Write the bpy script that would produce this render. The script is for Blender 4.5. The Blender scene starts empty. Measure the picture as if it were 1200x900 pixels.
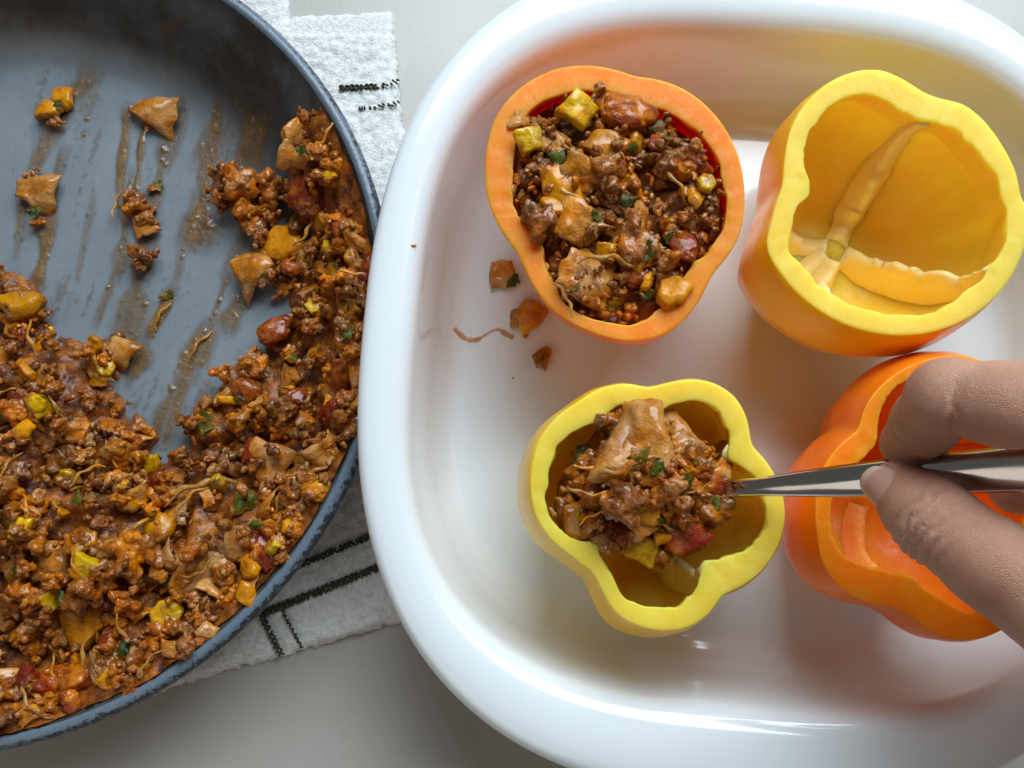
import bpy, bmesh, math, random
import numpy as np
from mathutils import Vector, Matrix

# ------------------------------------------------------------------ camera, world, light, exposure
F_PX, CAM_H, PITCH = 998.6, 0.365, math.radians(9.0)      # focal length in photo pixels (1200 wide)
scene = bpy.context.scene
C = bpy.data.collections.new("scene_objects")
scene.collection.children.link(C)

cam_d = bpy.data.cameras.new("camera")
cam_d.sensor_fit = 'HORIZONTAL'
cam_d.sensor_width = 36.0
cam_d.lens = 36.0 * F_PX / 1200.0
cam_d.clip_start, cam_d.clip_end = 0.01, 20.0
cam = bpy.data.objects.new("camera", cam_d)
scene.collection.objects.link(cam)
cam.location = (0, 0, CAM_H)
cam.rotation_euler = (PITCH, 0, 0)
scene.camera = cam

world = bpy.data.worlds.new("World")
scene.world = world
world.use_nodes = True
bg = world.node_tree.nodes["Background"]
bg.inputs[0].default_value = (0.88, 0.84, 0.80, 1)
bg.inputs[1].default_value = 0.10


def area_light(name, loc, target, sx, sy, power, col):
    d = bpy.data.lights.new(name, 'AREA')
    d.shape = 'RECTANGLE'
    d.size, d.size_y, d.energy, d.color = sx, sy, power, col
    o = bpy.data.objects.new(name, d)
    scene.collection.objects.link(o)
    o.location = loc
    o.rotation_euler = (Vector(target) - Vector(loc)).to_track_quat('-Z', 'Y').to_euler()
    return o


area_light("window_light", (0.34, 1.08, 1.12), (0.0, 0.05, 0.03), 1.35, 1.05, 36.0, (0.80, 0.925, 1.0))
area_light("fill_light", (-0.85, -1.05, 1.15), (0.0, 0.05, 0.03), 1.5, 1.0, 3.6, (1.0, 0.89, 0.78))  # unseen warm lamp added as soft fill from the room side

vs = scene.view_settings
vs.view_transform = 'Standard'
vs.look = 'None'
vs.exposure = 0.15
vs.gamma = 1.0
vs.use_curve_mapping = False
scene.render.engine = 'CYCLES'
cy = scene.cycles
cy.use_denoising = True
cy.max_bounces = 10
cy.diffuse_bounces = 5
cy.glossy_bounces = 4
cy.transmission_bounces = 4
cy.transparent_max_bounces = 8
cy.caustics_reflective = False
cy.caustics_refractive = False
cy.sample_clamp_indirect = 4.0

rng = np.random.default_rng(11)
random.seed(11)
CA, SA = math.cos(PITCH), math.sin(PITCH)


# ------------------------------------------------------------------ helpers: a photo pixel gives a ray; the height comes from what the thing stands on
def unp(px, py, z, gx=0.0, gy=0.0, cx=0.0, cy_=0.0):
    """ray through a photo pixel met with the plane z + gx*(X-cx) + gy*(Y-cy)"""
    px = np.asarray(px, float); py = np.asarray(py, float)
    x = (px - 600) / F_PX; y = -(py - 450) / F_PX
    dx, dy, dz = x, y * CA + SA, y * SA - CA
    t = (z - CAM_H - gx * cx - gy * cy_) / (dz - gx * dx - gy * dy)
    return np.stack([dx * t, dy * t, CAM_H + dz * t], -1)


def P3(px, py, z):
    return Vector(unp(px, py, z).tolist())


def _hash(ix, iy, iz, seed):
    h = (ix * 374761393 + iy * 668265263 + iz * 2147483647 + seed * 974711) & 0xFFFFFFFF
    h = ((h ^ (h >> 13)) * 1274126177) & 0xFFFFFFFF
    h = ((h ^ (h >> 16)) * 2246822519) & 0xFFFFFFFF
    return ((h ^ (h >> 15)) & 0xFFFFFF) / float(0xFFFFFF)


def vnoise(p, seed=0):
    """value noise in [-1, 1] at Nx3 points"""
    p = np.asarray(p, float)
    i = np.floor(p).astype(np.int64); f = p - i
    f = f * f * f * (f * (f * 6 - 15) + 10)
    r = 0
    for a in (0, 1):
        for b in (0, 1):
            for c in (0, 1):
                w = (f[..., 0] if a else 1 - f[..., 0]) * (f[..., 1] if b else 1 - f[..., 1]) * (f[..., 2] if c else 1 - f[..., 2])
                r = r + w * _hash(i[..., 0] + a, i[..., 1] + b, i[..., 2] + c, seed)
    return r * 2 - 1


def fbm(p, seed=0, oct_=3):
    p = np.asarray(p, float); s = 0; a = 1.0; t = 0
    for k in range(oct_):
        s = s + a * vnoise(p * 2 ** k + 17.3 * k, seed + k); t += a; a *= 0.5
    return s / t


def mesh_from(name, V, Fc, mats, fmat=None, smooth=True):
    me = bpy.data.meshes.new(name)
    me.from_pydata([tuple(v) for v in np.asarray(V, float).tolist()], [], [tuple(f) for f in Fc])
    for m in (mats if isinstance(mats, (list, tuple)) else [mats]):
        me.materials.append(m)
    if fmat is not None:
        me.polygons.foreach_set('material_index', np.asarray(fmat, np.int32))
    if smooth:
        me.polygons.foreach_set('use_smooth', np.ones(len(me.polygons), bool))
    me.update()
    return me


def link(name, me, parent=None):
    o = bpy.data.objects.new(name, me)
    C.objects.link(o)
    if parent is not None:
        o.parent = parent
    return o


def empty(name, loc=(0, 0, 0)):
    o = bpy.data.objects.new(name, None)
    o.empty_display_size = 0.02
    C.objects.link(o)
    o.location = loc
    return o


def tag(o, label, cat, group=None):
    o['label'] = label; o['category'] = cat
    if group: o['group'] = group
    return o


def grid_faces(nu, nv, close_u=False, off=0):
    """vertices laid out [v][u]"""
    fs = []
    for v in range(nv - 1):
        for u in range(nu if close_u else nu - 1):
            a = v * nu + u; b = v * nu + (u + 1) % nu
            fs.append((off + a, off + b, off + b + nu, off + a + nu))
    return fs


def in_poly(P, poly):
    x, y = P[..., 0], P[..., 1]
    r = np.zeros(x.shape, bool)
    n = len(poly)
    for i in range(n):
        x0, y0 = poly[i]; x1, y1 = poly[(i + 1) % n]
        c = ((y0 > y) != (y1 > y)) & (x < (x1 - x0) * (y - y0) / (y1 - y0 + 1e-12) + x0)
        r ^= c
    return r


def sd_poly(P, poly):
    """signed distance, positive inside"""
    d = np.full(P.shape[:-1], 1e9)
    n = len(poly)
    for i in range(n):
        a = np.array(poly[i]); b = np.array(poly[(i + 1) % n])
        ab = b - a
        t = np.clip(((P - a) @ ab) / max(ab @ ab, 1e-12), 0, 1)
        d = np.minimum(d, np.linalg.norm(P - a - t[..., None] * ab, axis=-1))
    return np.where(in_poly(P, poly), d, -d)


def surface_nets(fn, lo, hi, h):
    """mesh of the zero level of a distance function (negative inside)"""
    lo = np.array(lo, float); hi = np.array(hi, float)
    n = np.ceil((hi - lo) / h).astype(int) + 1
    ax = [lo[k] + h * np.arange(n[k]) for k in range(3)]
    S = fn(ax[0][:, None, None], ax[1][None, :, None], ax[2][None, None, :])
    S = np.broadcast_to(S, n)
    ins = S < 0
    c = [(i, j, k) for i in (0, 1) for j in (0, 1) for k in (0, 1)]
    sl = lambda A, o: A[o[0]:n[0] - 1 + o[0], o[1]:n[1] - 1 + o[1], o[2]:n[2] - 1 + o[2]]
    cnt = sum(sl(ins, o).astype(int) for o in c)
    act = (cnt > 0) & (cnt < 8)
    acc = np.zeros(act.shape + (3,)); num = np.zeros(act.shape)
    for a in c:
        for d in range(3):
            if a[d] == 0:
                b = list(a); b[d] = 1; b = tuple(b)
                sa, sb = sl(S, a), sl(S, b)
                cr = (sa < 0) != (sb < 0)
                t = np.where(cr, sa / np.where(cr, sa - sb, 1), 0)
                for e in range(3):
                    acc[..., e] += np.where(cr, a[e] + (t if e == d else 0), 0)
                num += cr
    idx = np.full(act.shape, -1, np.int64)
    idx[act] = np.arange(act.sum())
    ii = np.argwhere(act)
    V = lo + h * (ii + acc[act] / num[act][:, None])
    Fs = []
    for d in range(3):
        e, f = (d + 1) % 3, (d + 2) % 3
        s0 = [slice(0, n[k] - 1) if k == d else slice(1, n[k] - 1) for k in range(3)]
        s1 = list(s0); s1[d] = slice(1, n[d])
        A, B = ins[tuple(s0)], ins[tuple(s1)]
        for flip, M in ((False, A & ~B), (True, ~A & B)):
            q = np.argwhere(M)
            off = np.array([0 if k == d else 1 for k in range(3)])
            q = q + off

            def g(de, df):
                r = q.copy(); r[:, e] += de; r[:, f] += df
                return idx[r[:, 0], r[:, 1], r[:, 2]]
            quad = [g(-1, -1), g(0, -1), g(0, 0), g(-1, 0)]
            if flip: quad = quad[::-1]
            Fs.append(np.stack(quad, -1))
    return V, np.concatenate(Fs).tolist()


def sheet(name, X, Y, Z, sd, mat, parent, step, base=(0, 0, 0)):
    """a height sheet kept where sd > 0, its border drawn onto the sd = 0 line"""
    gy, gx = np.gradient(sd, step)
    gl = np.maximum(np.hypot(gx, gy), 1e-6)
    mv = np.where((sd < 0) & (sd > -2.2 * step), -sd, 0) / gl
    mv = np.clip(mv, 0, 1.6 * step)
    X = X + gx / gl * mv; Y = Y + gy / gl * mv
    ins = sd > 0; nr_ = sd > -1.6 * step
    any_ = ins[:-1, :-1] | ins[1:, :-1] | ins[:-1, 1:] | ins[1:, 1:]
    all_ = nr_[:-1, :-1] & nr_[1:, :-1] & nr_[:-1, 1:] & nr_[1:, 1:]
    jj, ii = np.nonzero(any_ & all_); nx = X.shape[1]; b = jj * nx + ii
    Fc = np.stack([b, b + 1, b + nx + 1, b + nx], -1)
    V = np.stack([X, Y, Z], -1).reshape(-1, 3) - np.array(base)
    used = np.unique(Fc); mp = np.full(len(V), -1); mp[used] = np.arange(len(used))
    return link(name, mesh_from(name, V[used], mp[Fc].tolist(), mat), parent)


# ------------------------------------------------------------------ materials
class NT:
    def __init__(s, name):
        s.m = bpy.data.materials.new(name); s.m.use_nodes = True
        s.t = s.m.node_tree; s.p = s.t.nodes['Principled BSDF']; s.out = s.t.nodes['Material Output']
        s.tc = s.t.nodes.new('ShaderNodeTexCoord')

    def n(s, ty, **k):
        o = s.t.nodes.new(ty)
        for a, b in k.items():
            if a.startswith('i_'):
                key = a[2:]
                o.inputs[int(key) if key.isdigit() else key.replace('_', ' ')].default_value = b
            else:
                setattr(o, a, b)
        return o

    def l(s, a, b): s.t.links.new(a, b)

    def set(s, **k):
        for a, b in k.items():
            i = s.p.inputs[a.replace('_', ' ')]
            i.default_value = b

    def noise(s, scale, detail=3, rough=0.55, coord='Object', vec=None, dist=0.0):
        o = s.n('ShaderNodeTexNoise')
        o.inputs['Scale'].default_value = scale; o.inputs['Detail'].default_value = detail
        o.inputs['Roughness'].default_value = rough; o.inputs['Distortion'].default_value = dist
        s.l(vec if vec is not None else s.tc.outputs[coord], o.inputs['Vector'])
        return o.outputs['Fac']

    def ramp(s, fac, stops):
        o = s.n('ShaderNodeValToRGB')
        e = o.color_ramp.elements
        while len(e) > 1: e.remove(e[-1])
        e[0].position = stops[0][0]; e[0].color = (*stops[0][1], 1)
        for p, c in stops[1:]:
            q = e.new(p); q.color = (*c, 1)
        s.l(fac, o.inputs[0])
        return o.outputs[0]

    def mix(s, fac, a, b, blend='MIX'):
        o = s.n('ShaderNodeMix', data_type='RGBA', blend_type=blend)
        for sock, v in ((0, fac), (6, a), (7, b)):
            if hasattr(v, 'is_output'): s.l(v, o.inputs[sock])
            elif sock == 0: o.inputs[0].default_value = v
            else: o.inputs[sock].default_value = (*v, 1)
        return o.outputs[2]

    def math(s, op, a, b=0.0):
        o = s.n('ShaderNodeMath', operation=op)
        for k, v in ((0, a), (1, b)):
            if hasattr(v, 'is_output'): s.l(v, o.inputs[k])
            else: o.inputs[k].default_value = v
        return o.outputs[0]

    def rng(s, v, a, b, c=0.0, d=1.0):
        o = s.n('ShaderNodeMapRange')
        s.l(v, o.inputs[0])
        for k, x in zip((1, 2, 3, 4), (a, b, c, d)): o.inputs[k].default_value = x
        return o.outputs[0]

    def base(s, v):
        if hasattr(v, 'is_output'): s.l(v, s.p.inputs['Base Color'])
        else: s.p.inputs['Base Color'].default_value = (*v, 1)

    def bump(s, h, dist, strength=1.0):
        o = s.n('ShaderNodeBump'); o.inputs['Distance'].default_value = dist; o.inputs['Strength'].default_value = strength
        s.l(h, o.inputs['Height']); s.l(o.outputs[0], s.p.inputs['Normal'])
        return o

    def obj_random(s):
        return s.n('ShaderNodeObjectInfo').outputs['Random']


def sss(m, w, scale, rad):
    m.p.inputs['Subsurface Weight'].default_value = w
    m.p.inputs['Subsurface Scale'].default_value = scale
    m.p.inputs['Subsurface Radius'].default_value = rad


def mat_counter():
    m = NT('counter_stone')
    a = m.noise(9, 4); b = m.noise(260, 2)
    c = m.ramp(a, [(0.3, (0.39, 0.365, 0.33)), (0.7, (0.47, 0.445, 0.41))])
    c = m.mix(m.rng(b, 0.62, 0.75, 0, 0.25), c, (0.24, 0.23, 0.21))
    m.base(c)
    m.set(Roughness=0.28, Specular_IOR_Level=0.5)
    m.bump(m.noise(700, 2), 0.0002, 0.25)
    return m.m


def mat_ceramic():
    m = NT('white_glazed_ceramic')
    m.base((0.79, 0.835, 0.87))
    m.set(Roughness=0.16, Coat_Weight=0.7, Coat_Roughness=0.05)
    m.bump(m.noise(25, 2), 0.0012, 0.12)
    return m.m


def mat_pan_inside():
    m = NT('pan_coating')
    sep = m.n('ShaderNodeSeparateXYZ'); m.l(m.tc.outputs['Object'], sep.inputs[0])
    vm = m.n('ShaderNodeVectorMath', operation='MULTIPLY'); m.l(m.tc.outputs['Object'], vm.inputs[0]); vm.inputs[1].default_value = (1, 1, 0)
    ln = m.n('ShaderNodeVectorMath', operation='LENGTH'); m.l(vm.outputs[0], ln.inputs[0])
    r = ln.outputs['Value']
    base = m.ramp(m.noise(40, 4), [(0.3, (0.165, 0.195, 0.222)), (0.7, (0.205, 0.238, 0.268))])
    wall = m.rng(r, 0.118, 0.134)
    film = m.math('MULTIPLY', wall, m.rng(m.noise(34, 4, 0.65), 0.36, 0.60, 0.72, 1.0))  # brown residue on the wall, darkened to paint in the wall's shade
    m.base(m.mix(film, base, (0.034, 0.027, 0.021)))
    m.l(m.rng(m.noise(60, 3), 0.3, 0.7, 0.26, 0.42), m.p.inputs['Roughness'])
    m.set(Specular_IOR_Level=0.5)
    mp = m.n('ShaderNodeMapping'); mp.inputs['Rotation'].default_value = (0, 0, 0.24); mp.inputs['Scale'].default_value = (900, 25, 1)
    m.l(m.tc.outputs['Object'], mp.inputs[0])
    m.bump(m.noise(1.0, 3, vec=mp.outputs[0]), 0.0003, 0.25)
    return m.m


def mat_pan_rim():
    m = NT('pan_rim_enamel')
    vm = m.n('ShaderNodeVectorMath', operation='MULTIPLY'); m.l(m.tc.outputs['Object'], vm.inputs[0]); vm.inputs[1].default_value = (1, 1, 0)
    ln = m.n('ShaderNodeVectorMath', operation='LENGTH'); m.l(vm.outputs[0], ln.inputs[0])
    edge = m.rng(ln.outputs['Value'], PAN_R - 0.0042, PAN_R - 0.0008)
    chips = m.math('ADD', edge, m.rng(m.noise(480, 3, 0.7), 0.35, 0.65, -0.45, 0.45))
    chips2 = m.math('ADD', m.math('MULTIPLY', chips, m.rng(m.noise(14, 2), 0.40, 0.62, 0.45, 1.0)), 0.0)
    k = m.rng(chips2, 0.60, 0.72)
    c = m.mix(m.math('MULTIPLY', k, 0.85), (0.125, 0.165, 0.21), (0.018, 0.018, 0.018))
    spot = m.rng(m.noise(900, 2), 0.71, 0.76)
    c = m.mix(m.math('MULTIPLY', spot, 0.6), c, (0.5, 0.5, 0.5))
    m.base(c)
    m.set(Roughness=0.33)
    m.bump(m.noise(500, 3), 0.0006, 0.5)
    return m.m


def mat_dark_metal():
    m = NT('black_pan_exterior')
    m.base((0.02, 0.02, 0.021)); m.set(Roughness=0.4)
    m.bump(m.noise(500, 2), 0.0003, 0.3)
    return m.m


def mat_towel():
    m = NT('white_terry')
    a = m.noise(520, 3, 0.6)
    m.base(m.ramp(a, [(0.3, (0.60, 0.59, 0.57)), (0.6, (0.80, 0.79, 0.78))]))
    m.set(Roughness=0.95, Specular_IOR_Level=0.1, Sheen_Weight=0.3)
    m.bump(m.noise(900, 3), 0.0008, 0.8)
    return m.m


def mat_hem():
    m = NT('woven_hem')
    w = m.n('ShaderNodeTexWave'); w.inputs['Scale'].default_value = 330; m.l(m.tc.outputs['Object'], w.inputs['Vector'])
    m.base(m.ramp(w.outputs['Fac'], [(0, (0.70, 0.69, 0.67)), (1, (0.80, 0.79, 0.78))]))
    m.set(Roughness=0.9, Specular_IOR_Level=0.1)
    m.bump(w.outputs['Fac'], 0.0004, 0.5)
    return m.m


def mat_thread():
    m = NT('dark_green_thread')
    m.base(m.ramp(m.noise(900, 2), [(0.35, (0.032, 0.040, 0.024)), (0.7, (0.09, 0.105, 0.06))]))
    m.set(Roughness=0.9, Specular_IOR_Level=0.1)
    return m.m


def mat_pepper_skin(name, c1, c2, w=0.5):
    m = NT(name)
    m.base(m.ramp(m.noise(45, 3), [(0.3, c1), (0.7, c2)]))
    m.set(Roughness=0.30, Coat_Weight=0.12, Coat_Roughness=0.08, Specular_IOR_Level=0.32)
    sss(m, w, 0.007, (1.0, 0.78, 0.10) if 'yellow' in name else (1.0, 0.50, 0.08))
    m.bump(m.noise(160, 3), 0.0005, 0.18)
    return m.m


def mat_pepper_flesh(name, c1, c2, c3, w=0.95):
    m = NT(name)
    a = m.noise(120, 4, 0.6); b = m.noise(900, 3, 0.6)
    c = m.ramp(a, [(0.3, c1), (0.65, c2)])
    c = m.mix(m.rng(b, 0.55, 0.75, 0, 0.5), c, c3)
    m.base(c)
    m.l(m.rng(m.noise(500, 2), 0.35, 0.65, 0.28, 0.55), m.p.inputs['Roughness'])
    m.set(Specular_IOR_Level=0.22)
    sss(m, w if 'membrane' not in name else 0.4, 0.012 if 'membrane' not in name else 0.003, (1.0, 0.78, 0.10) if 'yellow' in name else (1.0, 0.42, 0.06))
    h = m.math('ADD', b, m.math('MULTIPLY', m.noise(2200, 2), 0.5))
    m.bump(h, 0.0004, 0.18)
    return m.m


def food(name):
    """piece materials: noise in metres, so copies at different sizes keep one grain"""
    m = NT(name)
    g = m.n('ShaderNodeNewGeometry')
    m.pos = g.outputs['Position']
    m.N = lambda sc, de=3, ro=0.55, di=0.0: m.noise(sc, de, ro, vec=m.pos, dist=di)
    return m


def sauced(m, c, lo_, hi_, amt, value=(0.8, 1.25), bump=0.0012):
    """a broken coat of sauce over the piece's own colour, wet sheen, fine relief"""
    r = m.obj_random()
    mask = m.N(105, 5, 0.62, 0.6)
    sc = m.ramp(m.N(60, 3), [(0.36, (0.11, 0.026, 0.005)), (0.5, (0.36, 0.088, 0.010)), (0.64, (0.66, 0.205, 0.018))])
    c = m.mix(m.rng(mask, lo_, hi_, amt[0], amt[1]), c, sc)
    speck = m.N(640, 2)
    c = m.mix(m.rng(speck, 0.66, 0.74, 0, 0.55), c, (0.055, 0.022, 0.010))
    hs = m.n('ShaderNodeHueSaturation'); m.l(c, hs.inputs['Color']); hs.inputs['Saturation'].default_value = 1.12; m.l(m.rng(r, 0, 1, *value), hs.inputs['Value'])
    m.base(hs.outputs[0])
    m.l(m.rng(m.N(260, 3), 0.38, 0.62, 0.26, 0.70), m.p.inputs['Roughness'])
    wet = m.rng(m.N(170, 3), 0.42, 0.56, 0.0, 0.75)
    m.l(wet, m.p.inputs['Coat Weight'])
    m.set(Coat_Roughness=0.05, Specular_IOR_Level=0.22)
    h = m.math('ADD', m.N(330, 4, 0.62), m.math('MULTIPLY', m.N(1100, 2), 0.30))
    m.bump(h, bump, 0.75)


def mat_beef():
    m = food('browned_beef')
    c = m.ramp(m.N(330, 4, 0.62), [(0.32, (0.085, 0.032, 0.013)), (0.48, (0.28, 0.118, 0.050)), (0.68, (0.56, 0.32, 0.165))])
    sauced(m, c, 0.42, 0.58, (0.10, 0.85), (0.7, 1.3), 0.0011)
    return m.m


def mat_dice(name, c1, c2):
    m = food(name)
    c = m.ramp(m.N(60, 2), [(0.3, c1), (0.7, c2)])
    sauced(m, c, 0.46, 0.62, (0.10, 0.85), (0.72, 1.05), 0.0008)
    sss(m, 0.25, 0.003, (1, 0.5, 0.1))
    return m.m


def mat_tortilla():
    m = food('sauced_tortilla')
    c = m.ramp(m.N(150, 4, 0.6), [(0.3, (0.66, 0.41, 0.22)), (0.52, (0.58, 0.29, 0.11)), (0.72, (0.42, 0.16, 0.045))])
    sauced(m, c, 0.42, 0.62, (0.08, 0.72), (0.75, 1.15), 0.0012)
    return m.m


def mat_tomato():
    m = food('cooked_tomato')
    c = m.ramp(m.N(120, 3), [(0.3, (0.13, 0.012, 0.006)), (0.7, (0.30, 0.036, 0.014))])
    sauced(m, c, 0.44, 0.60, (0.05, 0.85), (0.7, 1.1), 0.0014)
    return m.m


def mat_leaf():
    m = food('wilted_cilantro')
    c = m.ramp(m.N(260, 3), [(0.3, (0.018, 0.030, 0.006)), (0.7, (0.065, 0.10, 0.014))])
    sauced(m, c, 0.50, 0.66, (0.05, 0.8), (0.7, 1.2), 0.0008)
    for lk in list(m.p.inputs['Coat Weight'].links): m.t.links.remove(lk)
    m.set(Coat_Weight=0.1)
    return m.m


def mat_cheese():
    m = food('melted_shred')
    c = m.ramp(m.N(150, 3), [(0.3, (0.50, 0.27, 0.09)), (0.7, (0.62, 0.38, 0.16))])
    sauced(m, c, 0.44, 0.62, (0.15, 0.85), (0.75, 1.15), 0.0008)
    return m.m


def mat_sauce():
    m = food('thick_brown_sauce')
    m.base(m.ramp(m.N(150, 4, 0.6), [(0.32, (0.06, 0.016, 0.004)), (0.5, (0.25, 0.066, 0.009)), (0.70, (0.54, 0.180, 0.022))]))
    m.l(m.rng(m.N(240, 3), 0.38, 0.62, 0.12, 0.5), m.p.inputs['Roughness'])
    m.set(Coat_Weight=0.25, Coat_Roughness=0.06, Specular_IOR_Level=0.35)
    m.bump(m.math('ADD', m.N(330, 4, 0.65), m.math('MULTIPLY', m.N(1200, 2), 0.4)), 0.002, 0.6)
    return m.m


def mat_film(name='thin_sauce_film', c1=(0.15, 0.075, 0.020), c2=(0.27, 0.15, 0.05)):
    m = NT(name)
    at = m.n('ShaderNodeAttribute', attribute_name='film')
    m.base(m.ramp(m.noise(160, 3), [(0.3, c1), (0.7, c2)]))
    m.set(Roughness=0.2, Coat_Weight=0.8, Coat_Roughness=0.06)
    m.l(m.math('MULTIPLY', at.outputs['Fac'], 1.0), m.p.inputs['Alpha'])
    m.bump(m.noise(700, 3, 0.6), 0.0012, 0.5)
    return m.m


def mat_steel():
    m = NT('polished_steel')
    m.base((0.62, 0.61, 0.59))
    m.set(Metallic=1.0)
    m.l(m.rng(m.noise(60, 3), 0.3, 0.7, 0.08, 0.16), m.p.inputs['Roughness'])
    mp = m.n('ShaderNodeMapping'); mp.inputs['Scale'].default_value = (40, 2500, 2500); m.l(m.tc.outputs['Object'], mp.inputs[0])
    m.bump(m.noise(1.0, 2, vec=mp.outputs[0]), 0.00005, 0.12)
    return m.m


def mat_skin():
    m = NT('hand_skin')
    a = m.noise(55, 4); b = m.noise(300, 3)
    c = m.ramp(a, [(0.3, (0.43, 0.20, 0.13)), (0.7, (0.56, 0.305, 0.215))])
    c = m.mix(m.rng(b, 0.5, 0.7, 0, 0.25), c, (0.42, 0.19, 0.13))
    m.base(c)
    m.set(Roughness=0.48, Specular_IOR_Level=0.4)
    sss(m, 0.35, 0.004, (1.0, 0.35, 0.2))
    v = m.n('ShaderNodeTexVoronoi', feature='DISTANCE_TO_EDGE'); v.inputs['Scale'].default_value = 1700; m.l(m.tc.outputs['Object'], v.inputs['Vector'])
    h = m.math('ADD', m.rng(v.outputs['Distance'], 0, 0.2), m.math('MULTIPLY', m.noise(420, 3), 1.5))
    h = m.math('ADD', h, m.math('MULTIPLY', m.noise(190, 4, 0.7, dist=1.5), 2.2))
    m.bump(h, 0.0003, 0.45)
    return m.m


def mat_nail():
    m = NT('finger_nail')
    sep = m.n('ShaderNodeSeparateXYZ'); m.l(m.tc.outputs['UV'], sep.inputs[0])
    c = m.ramp(sep.outputs['X'], [(0.0, (0.62, 0.38, 0.30)), (0.12, (0.60, 0.32, 0.24)), (0.84, (0.62, 0.34, 0.26)), (0.89, (0.72, 0.56, 0.44)), (1.0, (0.72, 0.58, 0.46))])
    m.base(c)
    m.set(Roughness=0.25, Coat_Weight=0.3, Coat_Roughness=0.1)
    sss(m, 0.3, 0.002, (1, 0.4, 0.25))
    return m.m


PAN_R = 0.1625
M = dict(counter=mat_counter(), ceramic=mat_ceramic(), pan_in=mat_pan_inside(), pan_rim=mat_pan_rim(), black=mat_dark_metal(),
         towel=mat_towel(), hem=mat_hem(), thread=mat_thread(),
         y_skin=mat_pepper_skin('yellow_pepper_skin', (0.93, 0.50, 0.006), (0.96, 0.58, 0.015)),
         y_flesh=mat_pepper_flesh('yellow_pepper_flesh', (0.98, 0.57, 0.045), (0.98, 0.64, 0.09), (0.98, 0.74, 0.20)),
         o_skin=mat_pepper_skin('orange_pepper_skin', (0.88, 0.17, 0.004), (0.92, 0.23, 0.008)),
         o_flesh=mat_pepper_flesh('orange_pepper_flesh', (0.92, 0.215, 0.004), (0.95, 0.29, 0.008), (0.95, 0.38, 0.03)),
         y_mem=mat_pepper_flesh('yellow_pepper_membrane', (0.97, 0.74, 0.24), (0.97, 0.81, 0.40), (0.97, 0.88, 0.60)),
         o_mem=mat_pepper_flesh('orange_pepper_membrane', (0.88, 0.30, 0.04), (0.92, 0.42, 0.11), (0.92, 0.60, 0.28)),
         y_lining=mat_pepper_flesh('yellow_pepper_lining', (0.99, 0.62, 0.06), (0.99, 0.67, 0.09), (0.99, 0.74, 0.16)),
         o_lining=mat_pepper_flesh('orange_pepper_lining', (0.95, 0.26, 0.010), (0.96, 0.32, 0.02), (0.96, 0.42, 0.06)),
         beef=mat_beef(), dice_y=mat_dice('yellow_pepper_dice', (0.72, 0.42, 0.02), (0.80, 0.52, 0.04)),
         dice_o=mat_dice('orange_pepper_dice', (0.66, 0.24, 0.015), (0.74, 0.33, 0.03)),
         tortilla=mat_tortilla(), tomato=mat_tomato(), leaf=mat_leaf(), cheese=mat_cheese(), sauce=mat_sauce(), film=mat_film(), smear=mat_film('orange_sauce_smear', (0.52, 0.20, 0.03), (0.66, 0.33, 0.08)),
         steel=mat_steel(), skin=mat_skin(), nail=mat_nail())

# ------------------------------------------------------------------ countertop
o = link('countertop', mesh_from('countertop', [(-1.2, -1.0, 0), (1.2, -1.0, 0), (1.2, 1.1, 0), (-1.2, 1.1, 0)], [(0, 1, 2, 3)], M['counter'], smooth=False))
o['kind'] = 'structure'

# ------------------------------------------------------------------ towel
def px_poly(pts, z):
    return [tuple(unp(x, y, z)[:2]) for x, y in pts]


def cloth_sheet(name, poly, z0, thick, parent, step=0.0011, seed=0, mat=None, fuzz=0.0006, smooth_zone=None):
    a = np.array(poly); lo = a.min(0) - 0.004; hi = a.max(0) + 0.004
    nx = int((hi[0] - lo[0]) / step) + 2; ny = int((hi[1] - lo[1]) / step) + 2
    X, Y = np.meshgrid(lo[0] + step * np.arange(nx), lo[1] + step * np.arange(ny))
    Pg = np.stack([X, Y], -1)
    sd = sd_poly(Pg, poly)
    p3 = np.stack([X, Y, 0 * X], -1)
    sd = sd + 0.0011 * fbm(p3 * 420, seed, 2)
    loop = vnoise(p3 * 750, seed + 3) * 0.6 + vnoise(p3 * 380, seed + 9) * 0.7 + fbm(p3 * 45, seed + 5) * 0.9
    amp = np.full(X.shape, fuzz)
    if smooth_zone is not None:
        amp = np.where(smooth_zone(X, Y), fuzz * 0.18, fuzz)
    Z = z0 + thick * (1 - np.exp(-np.clip(sd, 0, None) / 0.0014)) + amp * loop * np.clip(sd / 0.001, 0, 1)
    if smooth_zone is not None:
        Z = np.where(smooth_zone(X, Y), Z - 0.0009, Z)
    J = 0.35 * step
    X2 = X + J * vnoise(p3 * 900, seed + 21); Y2 = Y + J * vnoise(p3 * 900, seed + 22)
    o = sheet(name, X2, Y2, Z, sd, mat or M['towel'], parent, step)
    return o


TZ = 0.004
towel = tag(empty('kitchen_towel', P3(400, 90, 0)), 'white terry kitchen towel with dark green stripes spread under the skillet', 'towel')
towel.location = (0, 0, 0)
low = px_poly([(215, -110), (334, -100), (336, -10), (339, 30), (350, 90), (330, 200), (200, 150)], 0.003)
cloth_sheet('under_fold', low, 0.0, 0.003, towel, seed=4, fuzz=0.0004)
top_poly = px_poly([(341, 14), (400, 12), (459, 8), (464, 70), (470, 130), (482, 210), (505, 380), (525, 560), (560, 700), (448, 736), (380, 756),
                    (330, 770), (270, 786), (214, 803), (120, 830), (60, 600), (150, 250), (250, 60)], TZ)
hem_line = unp([341, 459], [42, 40], TZ)


def in_hem(X, Y):
    return (Y > hem_line[0, 1]) & (X > hem_line[0, 0] - 0.003)


cloth_sheet('terry_sheet', top_poly, 0.0006, TZ, towel, seed=7, fuzz=0.0007, smooth_zone=in_hem)


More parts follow.
